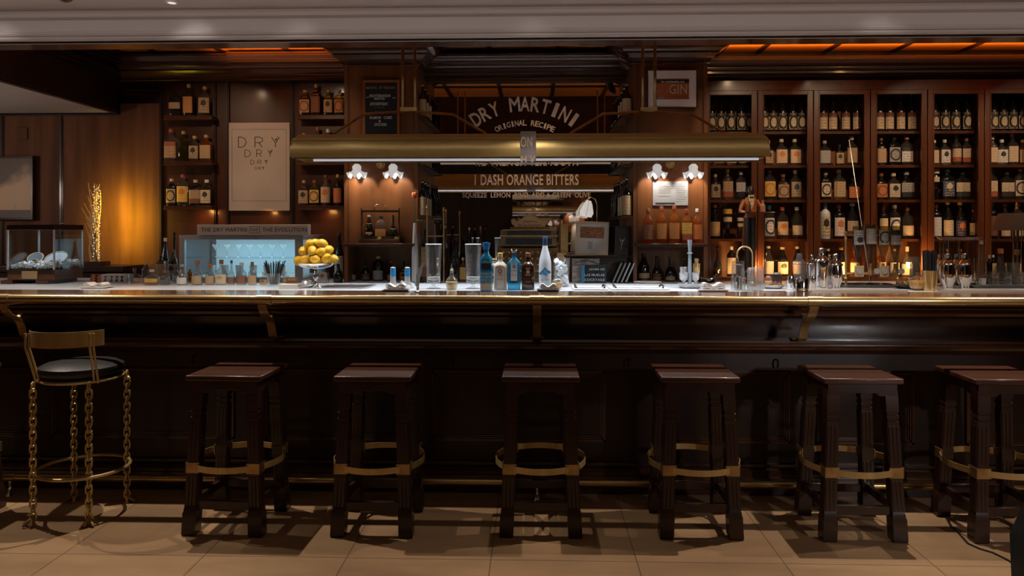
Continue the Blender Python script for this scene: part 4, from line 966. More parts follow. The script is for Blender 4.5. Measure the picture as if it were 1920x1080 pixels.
# certificate on right pilaster
ce, hw, hh, th = plate('certificate', 1224, 1290, 340, 385, YP-.012, .008, None, 'white printed certificate pinned under the right sconce', 'certificate')
M().box(-hw, hw, -th, 0, -hh, hh).build('sheet', mat('certificate_paper', (.30, .30, .31), .6), ce)
lt(ce, 'Certificate', C['grey'], 1236, 1256, 347, 351, YP-.014); lt(ce, 'Dry Martini', C['grey'], 1235, 1257, 366, 369, YP-.014); lt(ce, '_', INK, 1229, 1265, 380, 382, YP-.014)
for i in range(9): lt(ce, 'ooo oooo oo oooo'[:16-(i % 3)], C['grey'], 1269, 1287-(i % 3)*2, 344+i*4, 345.6+i*4, YP-.014)
for i in range(3): lt(ce, 'oooo ooo oooo', C['grey'], 1235, 1258, 353+i*3.6, 354.6+i*3.6, YP-.014)
# painting of clouds with a cocktail glass
def paint_mat():
    m = bpy.data.materials.new('cloud_painting'); m.use_nodes = True; nt = m.node_tree; b = nt.nodes['Principled BSDF']; L = nt.links.new
    tc = nt.nodes.new('ShaderNodeTexCoord'); n = nt.nodes.new('ShaderNodeTexNoise'); n.inputs['Scale'].default_value = 5; n.inputs['Detail'].default_value = 6; L(tc.outputs['Object'], n.inputs[0])
    sp = nt.nodes.new('ShaderNodeSeparateXYZ'); L(tc.outputs['Object'], sp.inputs[0])
    def mth(op, a_, b_):
        k_ = nt.nodes.new('ShaderNodeMath'); k_.operation = op
        for i_, v_ in enumerate((a_, b_)):
            if isinstance(v_, (int, float)): k_.inputs[i_].default_value = v_
            else: L(v_, k_.inputs[i_])
        return k_.outputs[0]
    g = mth('ADD', mth('SUBTRACT', mth('MULTIPLY', sp.outputs[0], 1.4), mth('MULTIPLY', sp.outputs[2], 2.6)), mth('MULTIPLY', n.outputs[0], 1.3))
    r = nt.nodes.new('ShaderNodeValToRGB'); r.color_ramp.elements[0].position = .42; r.color_ramp.elements[0].color = (.085, .062, .055, 1); r.color_ramp.elements[1].position = .78; r.color_ramp.elements[1].color = (.46, .31, .19, 1)
    L(g, r.inputs[0]); low = mth('LESS_THAN', sp.outputs[2], -.195)
    mx = nt.nodes.new('ShaderNodeMix'); mx.data_type = 'RGBA'; L(low, mx.inputs[0]); L(r.outputs[0], mx.inputs[6]); mx.inputs[7].default_value = (.075, .060, .062, 1); L(mx.outputs[2], b.inputs[0]); return m
pa, hw, hh, th = plate('framed_painting', -48, 61, 293, 412, 6.50, .045, None, 'dark framed painting of brown clouds with a small cocktail glass', 'painting')
frame_of(pa, hw, hh, th, .018, W_DARKH)
M().box(-hw+.018, hw-.018, -th+.012, 0, -hh+.018, hh-.018).build('canvas', paint_mat(), pa)
g_ = M(); q = rel(pa, 26, 386, 6.50); g_.prism([(q.x-.022, q.z+.030), (q.x+.022, q.z+.030), (q.x+.002, q.z+.008), (q.x+.001, q.z-.026), (q.x+.010, q.z-.030), (q.x-.010, q.z-.030), (q.x-.001, q.z-.026), (q.x-.002, q.z+.008)], -th+.010, -th+.012)
g_.build('painted_glass', C['grey'], pa)
# ------------------------------------------------------------------ things on the counter
def on(px, by, Z=ZT, clampY=None):
    g_ = ground(px, by, Z)
    if clampY: g_ = Vector((gx(px, clampY), clampY, Z))
    return g_, ms(px, g_.y)
def cb(px, top, by, wpx, kind, g, cap, lab, label, group=None, rotz=0, Z=ZT, Y=None):
    loc_, k = on(px, by, Z, Y); zt_ = gz(top, loc_.y, px); return bottle(loc_, wpx*k/2, zt_-Z, kind, g, cap, lab, label, group, rotz), loc_, k
# row of small clear bottles before the lit cabinet
GRP = 'small bottles in a row before the blue-lit case'
for a in ((285, 505, 534, 25, 'squat', 'clear', 'cream', ('yellow', 'red', 'split'), 'stout bottle with yellow label and cream cork, leftmost of the counter row'),
          (309, 507, 534, 19, 'squat', 'clear', 'red', None, 'small bottle with red cork right of the yellow-labelled stout bottle'),
          (342, 495, 534, 20, 'bell', 'clear', 'grey', ('white', 'grey', 'plain'), 'clear bottle with large grey ball cap and white label at case corner'),
          (370, 488, 534, 20, 'bell', 'clear', 'red', ('tan', 'brown', 'plain'), 'clear long-necked bottle with red-brown cork and tan label before the lit case'),
          (394, 495, 534, 17, 'squat', 'clear', 'red', ('tan', 'brown', 'plain'), 'short clear bottle with red cork, left of the cream-labelled tall bottle'),
          (415, 487, 534, 21, 'squat', 'clear', 'brown', ('cream', 'tan', 'emblem'), 'clear bottle with wide cream label and brown cork before the lit case'),
          (434, 488, 534, 14, 'cognac', 'clear', 'navy', ('brown', 'tan', 'plain'), 'slim bell bottle with dark blue cap and brown label before the lit case'),
          (453, 492, 534, 19, 'squat', 'clear', 'grey', ('brown', 'grey', 'plain'), 'clear rounded bottle with grey stopper before the lit case'),
          (473, 491, 534, 16, 'squat', 'clear', 'brown', ('tan', 'brown', 'plain'), 'clear bottle with brown stopper, right end of the row before straws'),
          (494, 510, 534, 13, 'squat', 'clear', 'grey', ('tan', 'brown', 'emblem'), 'small beige-labelled bottle just left of the black straws'),
          (331, 500, 528, 14, 'squat', 'clear', 'red', ('white', 'grey', 'plain'), 'small clear red-capped bottle behind the grey ball-capped bottle'),
          (356, 505, 527, 13, 'round', 'amber', 'tan', None, 'small amber bottle standing between two clear bottles before the case'),
          (536, 505, 532, 12, 'squat', 'clear', 'white', ('tan', 'brown', 'ring'), 'small clear bottle just right of the black straws')):
    cb(*a[:8], a[8], GRP)
GR2 = 'bottles gathered at the left end of the counter'
for a in ((272, 493, 529, 11, 'round', 'clear', 'cream', None, 'small clear cream-corked bottle, front one at the far left cluster'),
          (286, 491, 525, 12, 'round', 'clear', 'cream', None, 'small clear cream-corked bottle behind the yellow-labelled stout bottle'),
          (302, 475, 524, 15, 'square', 'olive', 'brown', ('tan', 'brown', 'plain'), 'square bottle with cork behind the small red-corked bottle'),
          (324, 468, 526, 16, 'round', 'olive', 'red', ('grey', 'black', 'emblem'), 'round olive bottle with large red cork left of the blue case')):
    cb(*a[:8], a[8], GR2)
cb(310, 446, 527, 15, 'tower', 'dark', 'cream', ('brown', 'black', 'plain'), 'tall dark bottle with cream capsule left of the blue case', GR2, Z=ZB, Y=5.95)
cb(327, 436, 527, 14, 'cognac', 'dark', None, None, 'tallest black wavy-necked bottle left of the blue case', GR2, Z=ZB, Y=5.90)
# low glass decanter and patterned box
loc_, k = on(252, 530); t = thing('decanter', 'low square glass decanter with a glass knob at the left end', 'decanter', loc_)
M().lathe([(0, 0), (9*k, 0), (10*k, .01), (10*k, .045), (8*k, .058), (2.5*k, .066), (2*k, .085), (2.4*k, .09)], n=24, p=4).build('body', G['clear'], t)
M().ell((0, 0, .098), .012, .012, .011).build('stopper', G['clear'], t)
loc_, k = on(219, 529); t = thing('patterned_box', 'white box printed with black and pink figures left of the decanter', 'box', loc_)
pm_ = label_mat('white', 'black', 'plain').copy(); mm = M().box(-24*k, 24*k, -.04, .06, 0, 15*k); mm.build('carton', PAPER, t, bev=.002)
for i, x in enumerate((-20, -8, 2, 12)): M().prism([(x*k, 2*k), ((x+7)*k, 2*k), ((x+3)*k, 7*k), ((x+8)*k, 12*k), ((x+1)*k, 12*k), ((x+4)*k, 8*k)], -.0415, -.0398).build('printed_figure', C['red'] if i == 0 else C['brown'] if i == 1 else INK, t)
for i, (px) in enumerate((176, 188)):
    loc_, k = on(px, 529); tag(M().lathe([(0, 0), (5.5*k, 0), (6*k, .004), (6.5*k, 15*k), (6*k, 15*k), (5.4*k, .006), (0, .006)], n=20, cap=False).build('copper_tumbler', mat('copper', (.55, .20, .10), .25, 1., bump=(90, .6)), loc=loc_),
        'hammered copper tumbler, %s of two beside the patterned box' % ('left', 'right')[i], 'tumbler', 'copper tumblers')
# glass display box with ice and plates
loc_, k = on(58, 533); bx = thing('display_box', 'glass display box with a dark lid holding ice and ringed oyster dishes', 'display case', (gx(14, 5.12), 5.12, ZT))
wx = gx(102, 5.12)-gx(14, 5.12); dy = .33; zg0 = gz(506, 5.12, 60)-ZT; zg1 = gz(431, 5.12, 60)-ZT; zl = gz(421, 5.12, 60)-ZT
M().box(-.004, wx+.004, -.004, dy, zg1, zl).build('lid', mat('dark_lid', (.022, .010, .008), .15, coat=.5), bx, bev=.002)
M().ell((wx*.95, .12, zl+.006), .010, .010, .008).build('lid_knob', CHROME, bx)
for nm_, b_ in (('front', (0, wx, 0, .006)), ('back', (0, wx, dy-.006, dy)), ('left', (0, .006, .006, dy-.006)), ('right', (wx-.006, wx, .006, dy-.006))):
    M().box(*b_, zg0, zg1).build('glass_pane', TANK, bx)
EDG = mat('glass_edge', (.45, .50, .53), .25, alpha=.9)
for x, y in ((.002, 0), (wx-.002, 0), (wx-.002, dy), (.002, dy)): M().box(x-.005, x+.005, y-.005, y+.005, zg0, zg1).build('glass_edge', EDG, bx)
bs = M().box(0, wx, 0, dy, .025, zg0).build('base', mat('display_base', (.12, .040, .016), .2, coat=.5), bx, bev=.002)
M().box(.0, wx, -.002, 0, zg0-.030, zg0).build('dark_band', W_DARK, bs)
M().box(wx*.32, wx*.65, -.008, -.001, .034, zg0-.008).build('plaque', C['tan'], bs)
for x in (-.03, wx*.66): M().box(x, x+.085, -.03, dy-.02, 0, .025).build('foot_slab', W_MIDH, bx, bev=.002)
ICE = mat('crushed_ice', (.78, .80, .84), .25, spec=.6)
ic = M(); random.seed(3)
for i in range(2200):
    x, y = random.uniform(.014, wx-.014), random.uniform(.014, dy-.014); h = .020+.035*(x/wx)+random.uniform(-.008, .012)+.012*sin(x*20)
    z = zg0+random.uniform(.2, 1)*h+.004; s = random.uniform(.003, .0065); R_ = Matrix.Translation((x, y, z)) @ Matrix.Rotation(random.random()*6, 4, (random.random(), random.random(), .3))
    ic.add([tuple(R_ @ Vector(p)) for p in ((-s, -s, -s), (s, -s, -s), (s, s, -s), (-s, s, -s), (-s, -s, s), (s, -s, s), (s, s, s), (-s, s, s))], [(0, 3, 2, 1), (4, 5, 6, 7), (0, 1, 5, 4), (1, 2, 6, 5), (2, 3, 7, 6), (3, 0, 4, 7)])
lamp('AREA', 'display_box_fill', (bx.location.x+wx/2, bx.location.y+dy/2, ZT+zg1-.003), 1.0, COOL, wx*.8, dy*.8, target=(bx.location.x+wx/2, bx.location.y+dy/2+.0001, ZT))  # added light hidden under the lid to brighten the ice
ib = ic.build('crushed_ice', ICE, smooth=0); ib.location = bx.location; tag(ib, 'bed of crushed ice inside the glass display box', 'ice', kind='stuff')
for i, (u, y, z, R_, tx, tz, lb) in enumerate(((.86, .15, .105, .078, .62, .30, 'largest rope-edged dish tilted on the ice'), (1.05*.92, .05, .068, .036, .9, .2, 'small dark dish at the right of the ice'), (.46, .06, .056, .034, 1.1, -.1, 'small pale dish lying front centre on the ice'), (.30, .13, .066, .036, 1.15, .15, 'small flat dish toward the left of the ice'), (.06, .2, .105, .055, .75, .35, 'grey rope-edged dish at the left pane'))):
    d = thing('oyster_dish', lb, 'dish', (bx.location.x+min(max(u*wx, R_+.008), wx-R_-.008), bx.location.y+y, ZT+zg0-.03+z), group='dishes on the ice'); d.rotation_euler = (tx, tz*-.5, tz)
    M().lathe([(0, -.004), (R_*.9, -.002), (R_*.9, .002), (0, .001)], n=28, cap=False).build('dish_well', mat('slate_dish', (.10, .13, .16), .15), d)
    M().tube([(R_*.93*cos(2*pi*q/32), R_*.93*sin(2*pi*q/32), .002) for q in range(32)], .0045, 8, True).build('rope_rim', C['tan'], d)
# stack of cocktail napkins/plates on the counter
def napkin_tray(px, by, wpx, lb, traym=BLACKM, h=.030, Yd=.10):
    loc_, k = on(px, by); w_ = wpx*k/2; t = thing('napkin_tray', lb, 'napkin tray', (loc_.x, loc_.y+.0, ZT))
    M().loft([[(-w_*.82, .01, 0), (w_*.82, .01, 0), (w_*.82, Yd-.01, 0), (-w_*.82, Yd-.01, 0)], [(-w_, 0, .008), (w_, 0, .008), (w_, Yd, .008), (-w_, Yd, .008)], [(-w_*.96, .004, .009), (w_*.96, .004, .009), (w_*.96, Yd-.004, .009), (-w_*.96, Yd-.004, .009)]]).build('tray', traym, t)
    q = w_*.72; rings = []
    mm = M(); n = 12; top = []; 
    for lay in range(4):
        zz = .0095+lay*h/4; pts = []
        for i in range(n+1):
            x = -q+2*q*i/n; pts.append((x+.003*(lay % 2), zz+(.010*sin(i*.75+.6)*(lay+1)/4 if lay > 0 else 0)))
        poly = pts+[(x, z+h/4*.8) for x, z in reversed(pts)]
        mm.prism(poly, .012, Yd-.02)
    mm.build('paper_napkins', WHITE, t)
    return t
napkin_tray(172, 541, 50, 'pale napkin stack on a flat tray near the glass display box', PAPER, .018, .12)
napkin_tray(740, 547, 50, 'black tray with wavy white napkins before the blue-labelled dispensers')
napkin_tray(1028, 547, 42, 'black tray with wavy white napkins before the frosted vodka bottle')
napkin_tray(1340, 547, 56, 'pale tray with folded white napkins right of the muddler stand', STEEL, .036)
loc_, k = on(541, 542); t = thing('napkin_stack', 'white napkin stack right of the black straws', 'napkins', loc_)
mm = M()
for i in range(5): mm.box(-19*k+i*.001, 19*k-i*.002, .0, .09-i*.002, i*.006, i*.006+.005)
mm.build('paper_napkins', WHITE, t)
# straw glass
loc_, k = on(513, 536); t = thing('straw_glass', 'glass tumbler packed with black straws', 'glass of straws', loc_)
def tumbler(par, r0, r1, h, m=CLEAR, th=.0025, name='glass', n=28, p=2):
    return M().lathe([(0, 0), (r0, 0), (r1, h), (r1-th, h), (r0-th, .008), (0, .008)], n=n, cap=False, p=p).build(name, m, par, smooth=40)
tumbler(t, 11*k, 14*k, 24*k)
random.seed(11)
for i in range(26):
    a = 2*pi*random.random(); r = 8*k*random.random()**.5; dx = (r*cos(a))/(8*k); dz = (44+random.uniform(-3, 4))*k
    M().tube([(r*cos(a)*.9, r*sin(a)*.9, .010), (r*cos(a)*.9+dx*15*k, r*sin(a)*1.2, dz)], .0032, 6).build('straw', BLACK, t)
# small sign box
loc_, k = on(547, 533); t = thing('label_box', 'small brown box lettered REYES beside the straws', 'box', loc_)
M().box(-10*k, 10*k, 0, .03, 0, 13*k).build('carton', C['brown'], t, bev=.001); letters('lettering', 'REYES', C['gold'], (0, -.001, 9*k), 14*k, 4*k, t)
# scoop dome
loc_, k = on(572, 540); t = thing('ice_scoop', 'upturned round metal scoop beside the sink', 'scoop', loc_)
o = M().lathe([(0, 12*k), (6*k, 11*k), (10*k, 7.5*k), (12*k, 0), (11.4*k, 0), (9.5*k, 7*k), (5.5*k, 10*k), (0, 11.2*k)], n=28, cap=False).build('scoop_bowl', STEEL, t, (0, .04, .003), smooth=60); o.rotation_euler.y = -.25; o.location.z = .012
M().tube([(-8*k, .03, .006), (-20*k, .01, .007)], .007, 8).build('handle', BLACK, t)
# lemon bowl
loc_, k = on(592, 539); t = thing('footed_bowl', 'footed silver bowl piled with lemons', 'bowl', loc_)
hB = 44*k; rB = 35*k
M().lathe([(0, 0), (13*k, 0), (13*k, 1.2*k), (6*k, 4*k), (3.5*k, 9*k), (3.2*k, 14*k), (5.5*k, 20*k), (3*k, 26*k), (2.4*k, 34*k), (6*k, 35.5*k), (20*k, 36.5*k), (29*k, 39.5*k), (34*k, 44*k), (35*k, 46*k), (34*k, 46*k), (28*k, 41*k), (0, 39*k)], n=40, cap=False).build('bowl', SILVER, t, smooth=50)
LEM = mat('lemon_skin', (.60, .33, .004), .42, noise=((25, 25, 25), .12), bump=(260, .25))
lems = [(571, 486, -.01), (591, 485, -.03), (612, 484, -.02), (624, 486, .02), (560, 489, .0), (580, 490, .045), (602, 489, .05), (569, 471, -.005), (586, 470, -.03), (603, 472, -.02), (615, 469, .0), (594, 474, .035), (581, 458, -.005), (603, 457, -.01), (592, 457, .03)]
for i, (px, py, dy_) in enumerate(lems):
    lv = i < 7 and 'bottom layer' or (i < 12 and 'middle layer' or 'top'); q = at(px, py, loc_.y+dy_)
    sx_ = sum(1 for j, l in enumerate(lems) if ((j < 7) == (i < 7) and (7 <= j < 12) == (7 <= i < 12)) and l[0] < px)
    rs = [(-9, 'stem')]
    o = M().lathe([(0, -12*k), (1.6*k, -11.6*k), (2.6*k, -10.4*k), (6.5*k, -7.5*k), (8.8*k, -2.5*k), (8.9*k, 2*k), (6.8*k, 7*k), (2.8*k, 10*k), (1.8*k, 11.3*k), (0, 11.8*k)], n=20, cap=False).build('lemon', LEM, smooth=60)
    o.location = q; o.rotation_euler = (random.uniform(.9, 1.9), random.uniform(-.4, .4), random.uniform(-1.4, 1.4)); o.scale = (1.02,)*3
    tag(o, 'yellow lemon in the %s of the silver bowl, number %s from left' % (lv, ('one', 'two', 'three', 'four', 'five', 'six', 'seven')[sx_]) if False else 'yellow lemon in the silver bowl, %s %s' % (lv, ('leftmost', 'second from left', 'third from left', 'fourth from left', 'fifth from left', 'sixth from left', 'rightmost')[sx_]), 'lemon', 'lemons in the silver bowl')
# sink basin
a_ = ground(585, 545, ZT); k = ms(630, a_.y)
t = thing('sink_basin', 'grey steel sink basin set in the counter right of the lemons', 'sink', (gx(635, 4.70), 4.70, ZT))
w_ = 52*k; mm = M(); rings = []
for s, z in ((1, 0), (1, .006), (.95, .007), (.92, .0015), (0.3, .001)):
    rings.append([(w_*s*(abs(cos(q))**.4)*(1 if cos(q) > 0 else -1), .22+.20*s*(abs(sin(q))**.4)*(1 if sin(q) > 0 else -1), z) for q in [2*pi*i/40 for i in range(40)]])
M().loft(rings[:3], False).loft([rings[2], rings[3]], False).build('rim', STEEL, t); M().loft([rings[3], rings[4]], True).build('basin', mat('dark_steel', (.10, .10, .11), .35, .8), t)
# two dispensers with blue labels
for i, px in enumerate((737, 764)):
    loc_, k = on(px, 540); t = thing('dispenser', 'frosted dispenser tower with blue label, %s of the pair by the quill' % ('left', 'right')[i], 'dispenser', loc_, 0, 'blue-labelled dispensers')
    M().lathe([(0, 0), (12*k, 0), (11*k, 2*k), (7*k, 6*k), (5.3*k, 14*k), (5*k, 38*k), (4*k, 39*k), (0, 39.5*k)], n=24, cap=False).build('body', FROST, t)
    M().lathe([(5.2*k, 17*k), (5.2*k, 37*k)], n=24, cap=False).build('label_sleeve', mat('blue_sleeve', (.02, .20, .42), .5, noise=((160, 160, 220), .9)), t)
loc_, k = on(750, 540); t = thing('small_tap', 'small chrome tap between the two blue-labelled dispensers', 'tap', (loc_.x, loc_.y+.08, ZT)); k = ms(750, loc_.y+.08)
M().lathe([(0, 0), (3*k, 0), (3*k, 9*k), (3.6*k, 10*k), (3.6*k, 12*k), (0, 13*k)], n=16, cap=False).build('body', CHROME, t); M().tube([(0, 0, 10*k), (12*k, -.01, 11*k), (24*k, -.01, 8*k), (26*k, -.01, 2*k)], .006, 8).build('spout', CHROME, t)
# quill on chrome stand
loc_, k = on(782, 549); t = thing('quill_pen', 'pale blue quill standing in a round chrome holder', 'quill', (loc_.x, loc_.y+.03, ZT))
M().lathe([(0, 0), (6.5*k, 0), (6.5*k, 1.5*k), (4*k, 2.5*k), (2.6*k, 4*k), (2.6*k, 13*k), (0, 13*k)], n=24, cap=False).build('holder', CHROME, t)
M().prism([(-3*k, 10*k), (2*k, 10*k), (3.6*k, 24*k), (8*k, 40*k), (9.5*k, 55*k), (1*k, 45*k), (-3.5*k, 30*k)], -.0015, .0015).build('feather', mat('pale_blue_feather', (.30, .42, .48), .5), t)
# tall steel column with rose
loc_, k = on(778, 530, ZB, 5.97); loc_.x = gx(778, 5.97)
vz = lambda py, px=778: gz(py, 5.97, px)-ZB
t = thing('vase', 'tall slim steel vase column holding one orange rose', 'vase', loc_)
M().lathe([(0, 0), (7*k, 0), (5.8*k, vz(470)), (3.0*k, vz(418)), (2.4*k, vz(418)), (0, vz(420))], n=20, cap=False).build('column', mat('pale_steel', (.68, .68, .70), .3, .3), t)
rz_ = thing('rose', 'orange rose standing in the tall slim steel vase', 'rose', (loc_.x, loc_.y, loc_.z+vz(418)-.02))
st_ = vz(372)-vz(418)+.02; M().tube([(0, 0, 0), (.002, 0, st_*.5), (0, 0, st_)], .003, 6).build('stem', C['green'], rz_)
hd = M().ell((0, 0, st_+6*k), 5*k, 5*k, 6.5*k)
for i in range(6):
    a = i*pi/3; hd.ell((3.2*k*cos(a), 3.2*k*sin(a), st_+5.5*k+(i % 2)*k), 3.4*k, 3.4*k, 5.5*k, 10, 6)
hd.build('bloom', mat('orange_petal', (.50, .10, .015), .5), rz_); M().ell((8*k, 0, st_*.18), 5*k, 3*k, 2.0*k, 8, 5).build('leaf', C['green'], rz_)
# mixing glasses
for i, px in enumerate((813, 887)):
    loc_, k = on(px, 541); t = thing('mixing_glass', 'tall clear footed mixing glass with spout, %s' % ('right of the quill', 'left of the tall blue bottle')[i], 'mixing glass', loc_, 0, 'footed mixing glasses')
    M().lathe([(0, 0), (14*k, 0), (14*k, .8*k), (5*k, 2.5*k), (2.4*k, 5*k), (3*k, 8*k), (11.5*k, 12*k), (12.8*k, 16*k), (13.6*k, 30*k), (15.4*k, 83*k), (14.6*k, 83*k), (12.6*k, 30*k), (11.6*k, 18*k), (0, 15*k)], n=32, cap=False).build('glass', CLEAR, t, smooth=50)
    M().tube([(14.6*k*cos(2*pi*j/32), 14.6*k*sin(2*pi*j/32), 83*k) for j in range(32)], .9*k, 6, True).build('rim', mat('rim_glass', (.62, .66, .68), .15, alpha=.8), t)
    M().prism([(14.5*k, 83*k), (19*k, 82*k), (14.5*k, 74*k)], -.006, .006).build('spout', CLEAR, t)
    M().lathe([(0, 14.5*k), (11.2*k, 17*k), (12*k, 22*k), (0, 20*k)], n=28, cap=False).build('thick_base', FROST, t)
# bitters bottle
def bitters(px, by, top, wpx, m, lb, rnd=False):
    loc_, k = on(px, by); h = by-top; t = thing('bitters_bottle', lb, 'bitters bottle', loc_)
    r = wpx*k/2
    if not rnd:
        M().lathe([(0, 0), (r*.72, 0), (r*.85, 2*k), (r, 15*k), (r*.8, 20*k), (r*.32, 26*k), (r*.28, 35*k), (r*.34, 37*k), (r*.30, 37.4*k)], n=24, cap=False).build('body', CLEAR, t, smooth=50)
        M().lathe([(0, .8*k), (r*.66, .8*k), (r*.80, 3*k), (r*.93, 14.5*k), (0, 14.5*k)], n=24, cap=False).build('liquid', m, t)
        M().lathe([(0, 31*k), (r*.22, 31*k), (r*.26, 39*k), (0, 40*k)], n=16, cap=False).build('cork', C['tan'], t); M().lathe([(0, 39*k), (1.3*k, 40*k), (.6*k, 48*k), (0, 49*k)], n=12, cap=False).build('dasher_tip', CHROME, t)
    else:
        M().ell((0, 0, r*1.02), r, r, r).build('body', CLEAR, t, smooth=60)
        M().lathe([(0, r*.1), (r*.55, r*.22), (r*.86, r*.62), (r*.93, r*1.02), (0, r*1.02)], n=24, cap=False).build('liquid', m, t)
        M().tube([(0, 0, 1.9*r), (0, 0, 2.25*r)], [r*.3, r*.25], 14).build('neck', CLEAR, t)
    return t
JUICE = mat('yellow_juice', (.58, .38, .13), .35); LIQ = mat('amber_liquid', (.50, .26, .05), .3, noise=((60, 60, 60), .4))
bitters(847, 543, 494, 23, JUICE, 'small glass dasher bottle of yellow juice between the mixing glasses')
bitters(1046, 542, 519, 22, LIQ, 'small round glass bottle half full of yellow liquid before the ice', True)
# the five spirit bottles
t, loc_, k = cb(912, 454, 545, 23, 'square', 'blue', None, ('blue', 'white', 'split', (.02, .40)), 'tall ornate pale blue glass bottle, leftmost of five spirit bottles')
R_ = 11.5*k; M().lathe([(0, 77*k), (5.5*k, 77*k), (6*k, 82*k), (7.5*k, 86*k), (7.2*k, 90*k), (0, 91*k)], n=20, cap=False).build('glass_stopper', G['blue'], t)
M().box(-R_*.80, R_*.80, -R_*.84, -R_*.80, 41*k, 52*k).build('clear_window', C['black'], t); letters('lettering', 'STAR', C['navy'], (0, -R_*.85, 58*k), 15*k, 4*k, t)
M().prism([(-10*k, 52*k), (0, 62*k), (10*k, 52*k)], -R_*.84, -R_*.81).build('blue_crest', C['blue'], t)
t, loc_, k = cb(938, 474, 543, 25, 'square', 'white', 'gold', None, 'white lacquered bottle with gold cap and printed arch, second of five spirit bottles')
zz = -12.5*k*.80-.0012
M().tube([(-9*k, zz, 4*k), (-9*k, zz, 40*k), (-6*k, zz, 45*k), (0, zz, 47*k), (6*k, zz, 45*k), (9*k, zz, 40*k), (9*k, zz, 4*k)], .6*k, 5).build('printed_arch', C['tan'], t)
M().lathe([(2.5*k, 0), (4*k, 0), (4*k, .001), (2.5*k, .001)], n=20, cap=False).build('emblem', C['brown'], t, (0, zz, 35*k)).rotation_euler = (pi/2, 0, 0)
letters('lettering', 'BOMBAY', C['brown'], (0, zz, 42*k), 10*k, 2.4*k, t); letters('lettering', 'LONDON', C['brown'], (0, zz, 28*k), 10*k, 2.4*k, t); letters('lettering', 'DRY GIN', C['tan'], (0, zz, 20*k), 10*k, 2.4*k, t)
t, loc_, k = cb(964, 466, 543, 24, 'square', 'blue', None, None, 'bright sapphire blue gin bottle with pale label, middle of five spirit bottles'); zz = -12*k*.8-.0015
M().lathe([(0, 69*k), (4*k, 69*k), (5.5*k, 73*k), (5.5*k, 77*k), (0, 78*k)], n=16, cap=False, p=4).build('glass_stopper', CHROME, t)
M().box(-6*k, 6*k, zz-.0005, zz+.001, 15*k, 52*k).build('front_label', C['silver'], t); M().ell((0, zz-.001, 44*k), 3*k, .001, 4*k).build('emblem', C['blue'], t)
for s, y in (('BOMBAY', 50), ('SAPPHIRE', 36), ('DRY GIN', 28)): letters('lettering', s, C['navy'], (0, zz-.001, y*k), 9*k, 2.2*k, t)
M().box(-6*k, 6*k, zz-.0006, zz+.001, 13.5*k, 17*k).build('label_band', C['black'], t)
t, loc_, k = cb(990, 474, 543, 24, 'square', 'brown', 'brown', None, 'dark brown square-shouldered gin bottle with silver lettering, fourth of five spirit bottles'); zz = -12*k*.8-.0012
letters('lettering', 'BOMBAY', C['silver'], (0, zz, 40*k), 9*k, 2.4*k, t); letters('lettering', 'ENGLISH', C['silver'], (0, zz, 28*k), 9*k, 2.2*k, t); letters('lettering', 'ESTATE', C['tan'], (0, zz, 15*k), 8*k, 2*k, t)
M().ell((0, zz, 34*k), 3.3*k, .001, 3.6*k).build('emblem', C['tan'], t)
t, loc_, k = cb(1022, 443, 541, 23, 'tower', 'frost', 'navy', None, 'tall frosted vodka bottle with dark blue neck, rightmost of five spirit bottles'); zz = -11.5*k-.001
M().lathe([(4.1*k, 78*k), (4.6*k, 78.5*k), (4.4*k, 97*k)], n=18, cap=False).build('neck_foil', C['navy'], t)
letters('lettering', 'GREY GOOSE', C['navy'], (0, zz, 17*k), 15*k, 2.6*k, t)
bl = M()
for q in ((-8, 30), (-4, 34), (0, 38), (4, 34), (8, 32), (2, 28), (-2, 30)): bl.prism([((q[0]-4)*k, (q[1]-2)*k), (q[0]*k, (q[1]+3)*k), ((q[0]+3)*k, (q[1]-1)*k), (q[0]*k, (q[1]-4)*k)], zz*.93, zz)
bl.build('printed_geese', C['blue'], t)
# glass of ice
loc_, k = on(1053, 538); t = thing('ice_glass', 'clear tumbler full of ice right of the frosted vodka bottle', 'glass of ice', (loc_.x, loc_.y+.03, ZT))
tumbler(t, 14*k, 16.5*k, 54*k); ic = M(); random.seed(5)
for i in range(22):
    r = 9.5*k*random.random()**.5; a = random.random()*6.28; s = 4.2*k; z = (6+i*2.0)*k
    R2 = Matrix.Translation((r*cos(a), r*sin(a), z)) @ Matrix.Rotation(random.random()*3, 4, (random.random(), random.random(), .5)); s2 = M().box(-s, s, -s, s, -s*.8, s*.8).xf(R2); ic.add(s2.v, s2.f)
ic.build('ice_cubes', ICE, t, bev=.002)
# cutting boards
for px0, px1, by, lb in ((1075, 1141, 544, 'white cutting mat with dark handles, left of the pair'), (1146, 1256, 544, 'wider white cutting board with dark handles before the bottles niche')):
    l0 = ground(px0, by, ZT); l1 = ground(px1, by, ZT); t = thing('cutting_board', lb, 'cutting board', ((l0.x+l1.x)/2, l0.y, ZT)); w_ = (l1.x-l0.x)/2
    M().box(-w_, w_, 0, .26, 0, .008).build('board', WHITE, t, bev=.002); M().box(-w_*.72, w_*.72, .06, .2, .008, .012).build('raised_mat', mat('grey_white_mat', (.52, .53, .54), .5), t)
    for s in (-1, 1): M().tube([(s*w_*.80, .05, .009), (s*w_*.84, .07, .022), (s*w_*.84, .17, .022), (s*w_*.80, .19, .009)], .006, 8).build('handle', BLACK, t)
loc_ = Vector((gx(1240, 5.5), 5.5, 0))
